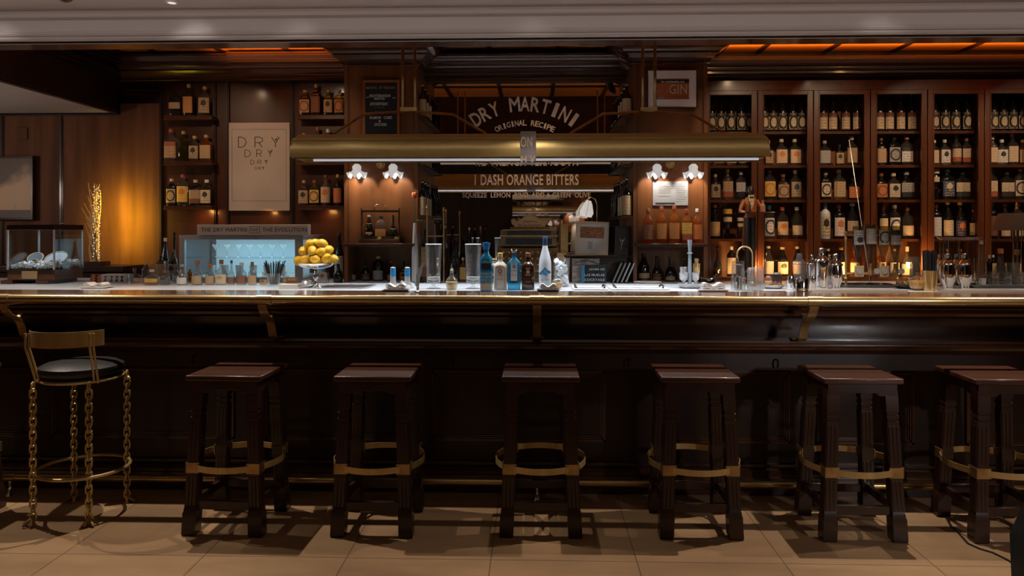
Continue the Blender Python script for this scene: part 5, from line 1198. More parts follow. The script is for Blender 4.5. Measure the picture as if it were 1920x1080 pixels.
# muddler / bar tool caddy
loc_, k = on(1297, 541); loc_.y += .06; t = thing('bar_tool_caddy', 'round steel dish with a tall grey muddler and metal jiggers', 'bar tools', (loc_.x, loc_.y, ZT))
M().lathe([(0, 0), (17*k, 0), (20*k, 2*k), (22*k, 8*k), (23*k, 8.6*k), (21.5*k, 9*k), (18*k, 3*k), (0, 2*k)], n=36, cap=False).build('dish', STEEL, t, smooth=50)
M().lathe([(0, 2*k), (4.2*k, 2*k), (3.4*k, 40*k), (2.8*k, 64*k), (5*k, 65*k), (5*k, 66.5*k), (2.8*k, 67*k), (3.4*k, 78*k), (4.4*k, 89*k), (4.4*k, 91*k), (0, 91*k)], n=20, cap=False).build('muddler', mat('grey_plastic', (.26, .30, .34), .35), t)
def jig(x, y, r, h, m=STEEL, nm='jigger', z0=2):
    M().lathe([(0, z0*k), (r*.8*k, z0*k), (r*.25*k, (z0+h*.28)*k), (r*.25*k, (z0+h*.36)*k), (r*.9*k, (z0+h*.55)*k), (r*k, (z0+h)*k), (r*.9*k, (z0+h)*k), (0, (z0+h*.6)*k)], (x*k, y*k, 0), 22, cap=False).build(nm, m, t, smooth=50)
jig(-12, -3, 8.5, 27); jig(10, -2, 7.5, 27); jig(-10, 9, 7, 37); jig(14, 7, 7, 44, BRASS)
M().tube([(14*k, 7*k, 46*k), (14*k, 7*k, 55*k)], [3.5*k, 3.8*k], 14).build('wooden_cap', C['tan'], t)
# spoon / strainer
loc_, k = on(1330, 531); t = thing('cocktail_strainer', 'polished cocktail strainer lying between the muddler and the napkin tray', 'strainer', (loc_.x, loc_.y+.03, ZT+.0))
M().lathe([(0, 1.5*k), (10*k, 2.5*k), (13*k, 8*k), (14*k, 8*k), (11*k, 1*k), (6*k, 0), (0, 0)], n=28, ry=.7, cap=False).build('strainer_bowl', CHROME, t)
M().tube([(-10*k, 0, 8*k), (-22*k, 0, 15*k), (-30*k, 0, 15*k)], .006, 8).build('handle', CHROME, t); M().tube([(8*k, 0, 8*k), (15*k, 0, 17*k), (18*k, 0, 13*k), (12*k, 0, 7*k)], .004, 8).build('coil', CHROME, t)
# upturned glass and crystal mug
loc_, k = on(1384, 544); t = thing('tumbler', 'upturned tall clear glass left of the crystal mug', 'glass', loc_)
M().lathe([(14*k, 0), (14*k, 1*k), (11*k, 48*k), (11*k, 54*k), (0, 54*k), (0, 50*k), (10*k, 47*k), (13*k, 0)], n=32, cap=False).build('glass', CLEAR, t, smooth=40)
M().lathe([(0, 2*k), (8*k, 2*k), (7*k, 24*k), (0, 28*k)], n=24, cap=False).build('inner_base', CHROME, t)
loc_, k = on(1416, 545); t = thing('crystal_mug', 'upturned cut crystal mug with handle', 'mug', loc_); mm = M(); rings = []
for j, z in enumerate((0, 4, 9, 14, 19, 24, 29, 34, 39, 43)):
    rings.append([((14.5 if j < 9 else 13)*k*(1+.035*((i+j) % 2))*cos(2*pi*i/32), (14.5 if j < 9 else 13)*k*(1+.035*((i+j) % 2))*sin(2*pi*i/32), z*k) for i in range(32)])
M().loft(rings).build('mug_body', glass('cut_crystal', (.80, .80, .80), .12, 1.2, .28, (.5, .48, .46)), t, smooth=5)
M().tube([(-14*k, 0, 38*k), (-20*k, 0, 34*k), (-20*k, 0, 16*k), (-14*k, 0, 10*k)], 1.6*k, 8).build('handle', CLEAR, t)
# gooseneck faucet
loc_, k = on(1411, 538); fy = loc_.y+.10; z_ = lambda py, px=1400: gz(py, fy, px)-ZT; x_ = lambda px: gx(px, fy)-gx(1411, fy)
t = thing('gooseneck_tap', 'gold gooseneck tap arching behind the upturned glasses', 'tap', (gx(1411, fy), fy, ZT))
pts = [(0, 0, 0), (0, 0, z_(480))]+[(x_(1411-14.5)+14.5*ms(1400, fy)*cos(a), 0, z_(478)+16*ms(1400, fy)*sin(a)) for a in [pi*i/14 for i in range(15)]]+[(x_(1383), 0, z_(485))]
M().tube(pts, 1.7*ms(1400, fy), 12).build('spout', BRASS, t, smooth=60); M().lathe([(0, 0), (.022, 0), (.02, .02), (.012, .03), (0, .03)], n=20, cap=False).build('tap_base', BRASS, t)
M().tube([(x_(1383), 0, z_(484)), (x_(1382), 0, z_(490))], .009, 12).build('nozzle', CHROME, t)
# butler statue behind the bar
Ys = 5.98; sx_ = gx(1407, Ys); ks = ms(1407, Ys); zf = ZB; Z_ = lambda py: gz(py, Ys, 1407)-ZB
bt_ = thing('butler_statue', 'carved waiter statue in rust tailcoat holding out a small round tray', 'statue', (sx_, Ys, ZB))
SKIN = mat('dark_carved_wood', (.020, .012, .009), .3); JACK = mat('rust_coat', (.22, .065, .018), .35, noise=((30, 30, 30), .3)); TRO = mat('dark_trousers', (.022, .022, .026), .4)
M().box(-.09, .09, -.07, .07, 0, .025).build('plinth', W_DARK, bt_)
M().ell((0, 0, Z_(359)), 6.8*ks, 7*ks, 9*ks).ell((-1.5*ks, -6.6*ks, Z_(361)), 1.2*ks, 1.2*ks, 2*ks, 8, 5).ell((7*ks, 0, Z_(360)), 1.2*ks, 1.8*ks, 2.5*ks, 8, 5).ell((-7*ks, 0, Z_(360)), 1.2*ks, 1.8*ks, 2.5*ks, 8, 5).tube([(0, 0, Z_(364)), (0, 0, Z_(374))], 3*ks, 12).build('head', SKIN, bt_, smooth=60)
M().ell((0, .005, Z_(354)), 7.2*ks, 7.4*ks, 5.5*ks).build('cap', C['black'], bt_)
rings = []
for py, rx in ((368, 4), (372, 10), (378, 13), (390, 12), (402, 10), (408, 11)):
    rings.append([(rx*ks*cos(q), rx*.6*ks*sin(q), Z_(py)) for q in [2*pi*i/24 for i in range(24)]])
M().loft(list(reversed(rings))).build('tailcoat', JACK, bt_, smooth=60)
yv = -8.6*ks
M().prism([(-4.5*ks, Z_(366)), (4.5*ks, Z_(366)), (4*ks, Z_(382)), (0, Z_(393)), (-4*ks, Z_(382))], yv, yv+.03).build('shirt_front', CREAM, bt_)
M().prism([(-3.4*ks, Z_(368)), (0, Z_(369.5)), (3.4*ks, Z_(368)), (3.4*ks, Z_(372.5)), (0, Z_(371)), (-3.4*ks, Z_(372.5))], yv-.004, yv).build('bow_tie', BLACK, bt_)
for py in (378, 385): M().ell((0, yv-.002, Z_(py)), .8*ks, .004, .8*ks, 8, 5).build('shirt_button', BLACK, bt_)
for s in (-1, 1):
    M().tube([(s*11*ks, 0, Z_(376)), (s*17*ks, -.01, Z_(386)), (s*21*ks, -.035, Z_(396)), (s*14*ks, -.075, Z_(398))], [4.2*ks, 4*ks, 3.4*ks, 2.6*ks], 12).build('sleeve', JACK, bt_, smooth=60)
    M().ell((s*12*ks, -.088, Z_(398.5)), 2.4*ks, 3*ks, 1.6*ks, 10, 6).build('hand', SKIN, bt_)
    M().tube([(s*4.3*ks, 0, Z_(408)), (s*5*ks, 0, Z_(460)), (s*4.5*ks, 0, .03)], [5.2*ks, 4.4*ks, 3.6*ks], 14).build('trouser_leg', TRO, bt_)
    M().prism([(s*10*ks, Z_(404)), (s*4*ks, Z_(406)), (s*9*ks, Z_(470)), (s*15*ks, Z_(466))], .015, .03).build('coat_tail', JACK, bt_)
    M().ell((s*4.5*ks, -.02, .038), 4*ks, .035, .014, 12, 6).build('shoe', BLACK, bt_)
M().lathe([(0, Z_(399)-.002), (34*ks, Z_(399)), (35*ks, Z_(398)), (33*ks, Z_(398.4)), (0, Z_(399)+.002)], n=36, ry=.55, cap=False).build('tray', SILVER, bt_, (5*ks, -.10, 0))
for px, h_, r_, m_, lb in ((1399, 20, 2.6, G['smoke'], 'tiny dark bottle on the waiter statue tray'), (1423, 22, 4.5, mat('pink_bottle', (.30, .14, .10), .3), 'tiny pinkish bottle on the waiter statue tray')):
    o = M().lathe([(0, 0), (r_*ks, 0), (r_*ks, h_*.55*ks), (r_*.4*ks, h_*.75*ks), (r_*.4*ks, h_*ks), (0, h_*ks)], n=16, cap=False).build('miniature_bottle', m_, loc=(sx_+(px-1407)*ks, Ys-.10, ZB+Z_(399)+.003)); tag(o, lb, 'miniature bottle')
# cluttered glassware between mug and shakers
for i, (px, by, h_, r_, m_, lb) in enumerate(((1441, 536, 14, 7, CLEAR, 'small glass jar left of the shakers'), (1457, 536, 20, 9, G['smoke'], 'round smoky glass jar left of the shakers'))):
    loc_, k = on(px, by); t = thing('glass_jar', lb, 'jar', loc_); M().lathe([(0, 0), (r_*k, 0), (r_*k, h_*k), (r_*.7*k, (h_+2)*k), (0, (h_+2)*k)], n=24, cap=False).build('jar_body', m_, t); M().lathe([(0, (h_+2)*k), (r_*.7*k, (h_+2)*k), (r_*.6*k, (h_+5)*k), (0, (h_+5)*k)], n=20, cap=False).build('jar_lid', STEEL, t)
loc_, k = on(1450, 541); t = thing('herb_bowl', 'shallow bowl of dried twigs and peel left of the steel cups', 'bowl', loc_)
M().lathe([(0, 0), (14*k, 0), (22*k, 6*k), (21*k, 6.5*k), (13*k, 2*k), (0, 2*k)], n=28, ry=.6, cap=False).build('bowl', STEEL, t)
hb = M(); random.seed(9)
for i in range(60):
    x, y = random.uniform(-17, 17)*k, random.uniform(-8, 8)*k; hb.tube([(x, y, (4+random.random()*4)*k), (x+random.uniform(-7, 7)*k, y+random.uniform(-4, 4)*k, (5+random.random()*8)*k)], .7*k, 5)
hb.build('dried_peel', mat('dried_peel', (.30, .17, .08), .6, noise=((40, 40, 40), .5)), t)
for i in range(3):
    loc_, k = on(1450+i*14, 547); 
    if i < 1: tag(M().box(-24*k, 24*k, 0, .012, 0, .004).build('table_knife', CHROME, loc=loc_, rotz=.12), 'flat steel knife lying on the counter left of the cups', 'knife')
# steel cups
for i, (px, by, w_, h_, lb) in enumerate(((1482, 543, 14, 26, 'small steel cup, left of the three before the shakers'), (1502, 546, 28, 24, 'wide polished steel cup with lid, middle of three'), (1524, 542, 12, 24, 'small steel cup, right of the three before the shakers'))):
    loc_, k = on(px, by); t = thing('steel_cup', lb, 'cup', loc_, 0, 'steel cups before the shakers')
    M().lathe([(0, 0), (w_*.46*k, 0), (w_*.5*k, 1*k), (w_*.5*k, h_*.92*k), (w_*.47*k, h_*k), (0, (h_-1)*k)], n=28, cap=False).build('cup_body', CHROME, t, smooth=40)
    if i == 1: M().ell((0, 0, (h_+2)*k), 2*k, 2*k, 3*k, 12, 6).build('lid_knob', CHROME, t)
# shakers
def shaker(px, by, top, w_, lb, m=CHROME, Y=None, style='cobbler'):
    loc_, k = on(px, by, ZT, Y); h_ = (gz(top, loc_.y, px)-ZT)/k; t = thing('cocktail_shaker', lb, 'cocktail shaker', loc_, 0, 'cocktail shakers'); r = w_/2
    if style == 'cobbler': pr = [(0, 0), (r*.78, 0), (r*.82, 2), (r*.92, h_*.3), (r, h_*.58), (r*1.0, h_*.66)]
    else: pr = [(0, 0), (r*.60, 0), (r*.62, 2), (r*.60, h_*.08), (r*.95, h_*.24), (r, h_*.42), (r*.86, h_*.66)]
    M().lathe([(a*k, b*k) for a, b in pr], n=30).build('tumbler_body', m, t, smooth=50)
    z = h_*.66; M().lathe([(a*k, b*k) for a, b in ((0, z), (r*1.05, z), (r*1.05, z+2), (r*.9, z+h_*.06), (r*.6, z+h_*.14), (r*.42, z+h_*.16), (0, z+h_*.16))], n=30, cap=False).build('strainer_top', m, t, smooth=50)
    z = h_*.82; M().lathe([(a*k, b*k) for a, b in ((0, z), (r*.46, z), (r*.44, h_*.96), (r*.3, h_), (0, h_))], n=24, cap=False).build('cap', m, t, smooth=50)
    return t
shaker(1499, 535, 475, 24, 'clear glass cocktail shaker, leftmost of the shaker group', glass('shaker_glass', (.75, .75, .75), .05, 1.1, .18, (.4, .39, .38)), style='cobbler')
shaker(1541, 541, 465, 27, 'tallest polished steel shaker left of the optic bottles')
shaker(1567, 541, 476, 25, 'round-bellied steel shaker left of the optic bottles', style='belly')
shaker(1523, 533, 477, 20, 'steel shaker behind and left of the tallest shaker')
shaker(1556, 532, 477, 18, 'steel shaker behind, between the tallest and the round-bellied one')
shaker(1777, 541, 475, 27, 'round-bellied steel shaker right of the black straws', style='belly')
shaker(1808, 541, 475, 27, 'round-bellied steel shaker left of the upturned tumblers', style='belly')
shaker(1762, 531, 476, 18, 'steel shaker at the back, just right of the black straws')
shaker(1793, 531, 476, 18, 'steel shaker at the back between the two round-bellied shakers')
# counter mats and trays
for px0, px1, lb in ((1522, 1700, 'long pale bar mat with a raised edge below the optic bottles'), (1758, 1925, 'long pale bar mat below the upturned tumblers')):
    l0 = ground(px0, 547, ZT); l1 = ground(px1, 547, ZT); w_ = (l1.x-l0.x)/2
    mm = M().box(-w_, w_, 0, .20, 0, .004).box(-w_, w_, 0, .008, .004, .010); tag(mm.build('bar_mat', mat('pale_mat', (.34, .30, .26), .35), loc=((l0.x+l1.x)/2, l0.y, ZT-.0)), lb, 'bar mat')
def flat_tray(px0, px1, by, Yd, m, lb, h=.02):
    l0 = ground(px0, by, ZT); l1 = ground(px1, by, ZT); w_ = (l1.x-l0.x)/2; rings = []
    for s, z in ((.90, 0), (.93, .002), (1, h), (.985, h), (.92, .005), (.5, .005)):
        rings.append([(w_*s*(abs(cos(q))**.35)*(1 if cos(q) > 0 else -1), Yd/2+Yd/2*s*(abs(sin(q))**.35)*(1 if sin(q) > 0 else -1), z) for q in [2*pi*i/40+.01 for i in range(40)]])
    o = M().loft(rings).build('serving_tray', m, loc=((l0.x+l1.x)/2, l0.y+.02, ZT)); tag(o, lb, 'tray'); return o
flat_tray(1577, 1690, 540, .20, mat('dark_tray', (.03, .022, .02), .2, coat=.5), 'dark glossy tray in front of the optic bottles')
tr = flat_tray(1820, 1960, 541, .22, mat('dark_tray', (.03, .022, .02), .2), 'dark tray with a pale cloth under the upturned tumblers')
l0 = ground(1835, 538, ZT); w_ = .24; mm = M().box(0, w_*2, 0, .13, 0, .003); tag(mm.build('bar_cloth', PAPER, loc=(l0.x, l0.y+.01, ZT+.0055)), 'pale cloth on the tray under the tumblers', 'cloth')
for i, px in enumerate((1841, 1864, 1885, 1905, 1924)):
    loc_, k = on(px, 534); tz = ZT+.009; t = thing('rocks_glass', 'upturned clear rocks glass, %s' % ('leftmost on the right-hand tray', 'second on the right-hand tray', 'middle one on the right-hand tray', 'fourth on the right-hand tray', 'last one, cut by the right edge')[i], 'glass', (loc_.x, l0.y+.075, tz), 0, 'upturned rocks glasses')
    M().lathe([(9.6*k, 0), (10*k, 1*k), (9.6*k, 24*k), (0, 24*k), (0, 20*k), (9*k, 19*k), (9*k, 0)], n=28, cap=False, p=2.6).build('glass', glass('rocks_glass', (.84, .84, .84), .06, 1.2, .12, (.45, .43, .41)), t, smooth=40)
# optic dispenser with four inverted bottles
Yo = 5.0; ko = ms(1636, Yo); oz = lambda py: gz(py, Yo, 1636)-ZT; ox = lambda px: gx(px, Yo)-gx(1636, Yo)
op = thing('optic_stand', 'antique brass optic stand with valves holding four inverted bottles', 'dispenser', (gx(1636, Yo), Yo, ZT))
for px in (1586, 1683):
    M().lathe([(0, 0), (6*ko, 0), (6*ko, 2*ko), (2.4*ko, 5*ko), (2*ko, 12*ko), (4*ko, 16*ko), (2*ko, 20*ko), (1.8*ko, oz(450)), (3*ko, oz(447)), (1.8*ko, oz(444)), (1.8*ko, oz(441)), (3.6*ko, oz(439)), (3*ko, oz(435)), (0, oz(433))], (ox(px), 0, 0), 16, cap=False).build('post', BRASS_D, op)
M().cyl((ox(1586), 0, oz(441)), (ox(1683), 0, oz(441)), 1.6*ko).build('upper_rail', BRASS_D, op); M().cyl((ox(1586), 0, oz(513)), (ox(1683), 0, oz(513)), 2.6*ko).build('lower_rail', BRASS_D, op); M().box(ox(1590), ox(1680), -.03, .03, 0, .006).build('drip_base', BRASS_D, op)
for i, px in enumerate((1609, 1632, 1656, 1678)):
    x = ox(px)
    M().lathe([(0, oz(517)), (3*ko, oz(517)), (5*ko, oz(510)), (3*ko, oz(504)), (2.5*ko, oz(494)), (0, oz(494))], (x, 0, 0), 16, cap=False).build('valve', BRASS_D, op)
    md = M().tube([(x+(-1 if i % 2 == 0 else 9)*ko*.9, -.032, oz(508)), (x+(-1 if i % 2 == 0 else 9)*ko*.9, -.026, oz(508))], 5.5*ko, 20).build('medallion_face', C['grey'], op)
    if i % 2 == 0: M().box(x-9.5*ko, x+8*ko, -.026, -.018, oz(519), oz(498)).build('medallion_plate', C['tan'], op, bev=.003)
    top = (424, 421, 424, 424)[i]; H_ = oz(top)-oz(497); R2 = 9.6*ko
    b_ = bottle((op.location.x+x, Yo, ZT+oz(top)), R2, H_, 'tower', 'olive', None, ('grey', 'black', ('emblem', 'plain', 'ring', 'split')[i], (.10, .48)), 'inverted bottle on the brass optic stand, %s' % ('leftmost', 'second from left', 'third from left', 'rightmost')[i], 'inverted bottles on the optic stand', 0)
    b_.rotation_euler = (pi, 0, pi)
    letters('lettering', ('ZUAVO', 'GIN', 'VERMUT', 'DRY GIN')[i], C['white'], (0, -R2-.002, H_*.44), R2*1.4, R2*.35, b_, rot=(pi/2, 0, 0)).rotation_euler = (pi/2, pi, 0)
# thin rod standing in for a reflection streak in the cabinet glass
a = at(1592, 262, 6.22); b = at(1615, 418, 6.0); t = thing('reflection_rod', 'thin bright chrome rod standing in front of the third cabinet door', 'rod', b)
b2 = b+(b-a)*((b.z-ZB)/(a.z-b.z)); M().tube([a-b, b2-b], .0034, 8).build('rod', mat('streak_metal', (.42, .44, .48), .3, .7), t); M().box(-.03, .02, -.03, .03, .05, .09).build('clamp', STEEL, t) if False else None
# black straw holder in brass cup
loc_, k = on(1743, 545); t = thing('brass_cup', 'brass cup holding upright black straws', 'straw cup', loc_); tumbler(t, 12*k, 13.5*k, 38*k, BRASS, .002, 'cup')
for i in range(34):
    a = i*2.399; r = 11*k*(i/34)**.5; M().cyl((r*cos(a)*.92, r*sin(a)*.92, .010), (r*cos(a)*1.08, r*sin(a)*1.05, (73+(i*7 % 4))*k), .0046, 6).build('straw', BLACK, t)
# amber glass bowl
loc_, k = on(1720, 544); t = thing('amber_bowl', 'round glass bowl of amber liquid beside the brass cup', 'bowl', loc_)
M().lathe([(0, 0), (8*k, 0), (14*k, 6*k), (16*k, 14*k), (13*k, 22*k), (7*k, 26*k), (3*k, 27*k), (3*k, 32*k), (5*k, 33*k)], n=30, cap=False).build('glass', CLEAR, t, smooth=60); M().lathe([(0, .8*k), (7.5*k, 1*k), (13*k, 6.5*k), (15*k, 14*k), (14*k, 18*k), (0, 18*k)], n=28, cap=False).build('liquid', LIQ, t, smooth=60)
# herbs on tray
loc_, k = on(1700, 541); t = thing('herb_dish', 'black dish heaped with dark dried leaves and twigs', 'dish', (loc_.x, loc_.y, ZT)); M().lathe([(0, 0), (16*k, 0), (24*k, 5*k), (23*k, 5.5*k), (14*k, 2*k), (0, 2*k)], n=28, ry=.6, cap=False).build('dish', BLACKM, t)
hb = M(); random.seed(21)
for i in range(70):
    x, y = random.uniform(-18, 14)*k, random.uniform(-8, 8)*k; z = (4+random.random()*14*(1-abs(x)/(26*k)))*k; hb.tube([(x, y, z), (x+random.uniform(-9, 9)*k, y+random.uniform(-4, 4)*k, z+random.uniform(0, 6)*k)], .8*k, 5)
hb.build('dried_leaves', mat('dried_leaves', (.16, .085, .035), .5, noise=((40, 40, 40), .6)), t)
# stacked paper cups
loc_, k = on(1719, 530); t = thing('cup_stack', 'stack of translucent plastic cups left of the black straws', 'cups', (loc_.x, loc_.y+.03, ZT))
for i in range(2): M().lathe([(9*k, 0+i*14*k), (7.5*k, 36*k+i*12*k), (0, 36*k+i*12*k)], n=24, cap=False).build('cup', FROST, t)
# glass drink dispenser drum on posts
Yd = 5.08; kd_ = ms(1798, Yd); dz_ = lambda py: gz(py, Yd, 1798)-ZT; t = thing('glass_drum', 'large clear glass drum with a round rim behind the two shakers', 'glass drum', (gx(1798, Yd), Yd, ZT))
M().lathe([(0, 0), (32*kd_, 0), (32*kd_, 3*kd_), (0, 3*kd_)], n=36, cap=False).build('base', STEEL, t); M().lathe([(31*kd_, 3*kd_), (32*kd_, dz_(451)), (31.4*kd_, dz_(451)), (30.5*kd_, 3*kd_)], n=40, cap=False).build('glass_wall', TANK, t)
M().lathe([(0, dz_(450)), (31*kd_, dz_(450)), (37*kd_, dz_(446)), (38*kd_, dz_(444.5)), (36*kd_, dz_(445.5)), (0, dz_(448))], n=40, cap=False).build('rim_plate', glass('rim_plate_glass', (.85, .83, .8), .05, 1.3, .15, (.5, .45, .4)), t)
for q in range(5): M().cyl((26*kd_*cos(q*1.25+.5), 26*kd_*sin(q*1.25+.5), 3*kd_), (26*kd_*cos(q*1.25+.5), 26*kd_*sin(q*1.25+.5), dz_(450)), .004).build('post', CHROME, t)
# clear bottle with white cap, decanters at right
cb(1840, 451, 531, 15, 'tower', 'clear', 'white', ('white', 'grey', 'plain', (.0, .18)), 'tall clear bottle with white labelled cap right of the glass drum', Y=5.10)
t, loc_, k = cb(1876, 466, 531, 24, 'bell', 'clear', 'orange', None, 'round clear decanter with orange cork behind the tumblers', Y=5.10)
cb(1855, 478, 531, 10, 'cyl', 'dark', 'silver', None, 'small black bottle left of the orange-corked decanter', Y=5.12)
# tall crystal beaker at the right edge
loc_, k = on(1899, 531, ZT, 5.10); t = thing('crystal_beaker', 'ribbed crystal beaker under the table lamp', 'beaker', loc_); M().lathe([(0, 0), (11*k, 0), (12*k, 44*k), (11*k, 44*k), (10*k, 3*k), (0, 3*k)], n=30, cap=False).build('glass', glass('ribbed_glass', (.72, .72, .70), .1, 1, .14, (.3, .28, .26)), t)
# table lamp
Yl = 5.50; kl = ms(1905, Yl); t = thing('table_lamp', 'table lamp with a brown shade on chrome stems at the right edge', 'lamp', (gx(1906, Yl), Yl, ZB)); lz = lambda py: gz(py, Yl, 1905)-ZB
M().lathe([(41*kl, lz(432)), (29*kl, lz(400)), (28.4*kl, lz(400)), (40*kl, lz(432))], n=40, cap=False).build('lamp_shade', mat('brown_shade', (.12, .085, .06), .7), t, smooth=50)
for dx in (-5, 2): M().cyl((dx*kl, 0, .02), (dx*kl, 0, lz(398)), 2.2*kl).build('stem', CHROME, t)
M().cyl((9*kl, 0, .02), (9*kl, 0, lz(410)), .9*kl).build('thin_rod', CHROME, t)
M().lathe([(0, 0), (24*kl, 0), (24*kl, .012), (8*kl, .03), (0, .03)], n=30, cap=False).build('lamp_base', BRASS_D, t); M().lathe([(0, lz(478)), (6*kl, lz(478)), (6*kl, lz(468)), (0, lz(468))], n=20, cap=False).build('collar', BRASS_D, t)
M().lathe([(0, lz(398)), (2*kl, lz(398)), (3.4*kl, lz(392)), (1.5*kl, lz(387)), (2.4*kl, lz(384)), (0, lz(377))], n=16, cap=False).build('finial', BRASS, t); M().cyl((0, 0, lz(401)), (0, 0, lz(396)), 28*kl, 24).build('shade_top', BRASS_D, t) if False else None
# stands under the back-counter lamp: the counter reaches it (5.72), so set it on its own pedestal
M().box(-.16, .16, -.16, .20, -.05, 0).build('pedestal', W_DARK, t)
# ------------------------------------------------------------------ things on the back counter
# blue lit case with sign
Yf = 5.80; fx0, fx1 = gx(336, Yf), gx(566, Yf); fr2 = thing('lit_display_case', 'steel and glass chilled display case glowing pale blue inside', 'display case', ((fx0+fx1)/2, Yf, ZB)); hw = (fx1-fx0)/2; dd = .62; Hf = gz(441, Yf, 450)-ZB
M().box(-hw, hw, 0, dd, 0, .05).build('base', STEEL, fr2); M().box(-hw, hw, 0, dd, Hf-.035, Hf).build('top', STEEL, fr2, bev=.003)
for x0, x1 in ((-hw, -hw+.042), (hw-.055, hw)):
    for y0, y1 in ((0, .03), (dd-.03, dd)): M().box(x0, x1, y0, y1, .05, Hf-.035).build('corner_post', STEEL, fr2)
BLUEG = mat('lit_blue_panel', (.25, .40, .48), .5, emit=(.56, .78, .86), es=.32, noise=((3, 3, 3), .1))
M().box(-hw+.04, hw-.04, dd-.03, dd-.02, .05, Hf-.035).build('back_light_panel', BLUEG, fr2); M().box(-hw+.04, hw-.04, .02, dd-.03, .05, .054).build('white_floor', mat('white_tray', (.6, .62, .62), .5), fr2)
M().box(-hw+.01, -hw+.014, .03, dd-.03, .05, Hf-.035).build('glass_side', TANK, fr2); M().box(hw-.014, hw-.01, .03, dd-.03, .05, Hf-.035).build('glass_side', TANK, fr2); M().box(-hw+.042, hw-.055, .010, .014, .05, Hf-.035).build('glass_front', TANK, fr2)
M().box(-hw+.05, hw-.05, .25, .50, .19, .196).build('glass_shelf', TANK, fr2)
lamp('AREA', 'case_light', (fr2.location.x, Yf+.3, ZB+Hf-.045), 2.2, (.55, .85, 1), .75, .3, target=(fr2.location.x, Yf+.3, ZB))
for i in range(7):
    x = fr2.location.x-hw+.14+i*.095; o = M().lathe([(0, 0), (.022, 0), (.004, .01), (.004, .055), (.030, .105), (.029, .105), (.002, .06), (0, .06)], n=20, cap=False).build('cocktail_glass', CLEAR, loc=(x, Yf+.35, ZB+.1965)); tag(o, 'small stemmed glass on the shelf inside the blue-lit case, %s' % ('first from left', 'second from left', 'third from left', 'fourth from left', 'fifth from left', 'sixth from left', 'last on right')[i], 'glass', 'glasses inside the lit case')
for i in range(6):
    x = fr2.location.x-hw+.17+i*.115; o = M().lathe([(0, 0), (.026, 0), (.032, .085), (.030, .085), (.024, .004), (0, .004)], n=20, cap=False).build('frosted_tumbler', mat('frosted_white', (.55, .58, .6), .5), loc=(x, Yf+.2, ZB+.0545)); tag(o, 'frosted white tumbler on the floor of the blue-lit case, %s' % ('first from left', 'second from left', 'third from left', 'fourth from left', 'fifth from left', 'last on right')[i], 'tumbler', 'tumblers inside the lit case')
s0, s1 = gx(372, Yf-.01), gx(580, Yf-.01); sg = thing('case_sign', 'silver sign board reading THE DRY MARTINI THE EVOLUTION on the lit case', 'sign', ((s0+s1)/2, Yf-.0, ZB+Hf)); sw = (s1-s0)/2; shh = gz(420, Yf, 480)-gz(440, Yf, 480)
M().box(-sw, sw, -.035, .03, .0, shh).build('board', mat('satin_sign', (.40, .35, .33), .35, .3), sg, bev=.004)
kk = ms(480, Yf-.035)
for s, x0, x1 in (('THE DRY MARTINI', 377, 463), ('FLAIR', 471, 484), ('THE EVOLUTION', 492, 575)):
    a = gx(x0, Yf-.035)-sg.location.x; b = gx(x1, Yf-.035)-sg.location.x; letters('lettering', s, INK, ((a+b)/2, -.0360, shh*.52), b-a, (7.5 if s[0] != 'F' else 6)*kk, sg)
a = gx(468, Yf-.035)-sg.location.x; b = gx(487, Yf-.035)-sg.location.x; ln = M()
for q in ((a, b, shh*.8, shh*.83), (a, b, shh*.2, shh*.23), (a, a+.003, shh*.2, shh*.83), (b-.003, b, shh*.2, shh*.83)): ln.box(q[0], q[1], -.0365, -.0345, q[2], q[3])
ln.build('logo_border', INK, sg)
# dark bottles right of the case
for a in ((587, 440, 13, 'tower', 'brown', 'brown', None, 'slim brown-capped bottle behind the lemons, left'), (612, 440, 13, 'tower', 'clear', None, None, 'slim clear bottle behind the lemons, right'), (636, 436, 17, 'tower', 'dark', 'black', ('grey', 'black', 'plain'), 'tall black bottle between the lemons and left pilaster')):
    b_px(a[0], a[1], a[2], ZB, 6.40, *a[3:7], a[7])
for a in ((606, 504, 22, 'round', 'clear', 'blue', ('white', 'orange', 'emblem', (.05, .75)), 'stout bottle with white arched label behind the lemon bowl stem'), (634, 490, 18, 'bell', 'dark', None, None, 'black ribbed bottle left of the left pilaster niche')):
    b_px(a[0], a[1], a[2], ZB, 6.0, *a[3:7], a[7])
# dried branches with fairy lights
q = at(180, 497, 6.32); zl0 = 1.19; k = ms(180, 6.32)
fb = thing('lit_branches', 'bundle of dried branches on a dark block wound with tiny yellow lights', 'branch decoration', (gx(180, 6.32), 6.32, zl0)); h0 = (gz(490, 6.32, 180)-zl0)
M().box(-19*k, 19*k, -.07, .07, 0, .035).build('block_base', W_DARK, fb, bev=.002)
BR = mat('dry_branch', (.62, .44, .24), .7); random.seed(4)
for i in range(26):
    x0 = random.uniform(-9, 6)*k; pts = [(x0, random.uniform(-.02, .02), .03)]; H2 = random.uniform(70, 150)*k; dr = random.uniform(-24, 10)*k; c1 = random.uniform(-4, 4)*k; n = 10
    for j in range(1, n+1):
        u = j/n; pts.append((x0*(1-u*.2)+dr*max(0, u-.35)**1.4*1.8+c1*sin(u*7), .02*sin(u*5+i), .03+H2*u))
    M().tube(pts, [.0055*(1-.6*j/n) for j in range(n+1)], 5).build('branch', BR, fb)
M().tube([(-4*k, 0, .03), (-3*k, 0, 60*k)], [.014, .008], 8).build('thick_stem', W_DARK, fb)
FG = mat('fairy_glow', (.6, .6, .6), emit=(1, .93, .72), es=.6); fl_ = []
wr_ = []
for i in range(74):
    u = i/73; x = (6+6*sin(i*2.3))*k+.0; z = .06+u*134*k; wr_.append((x, -.03+.015*cos(i*1.7), z))
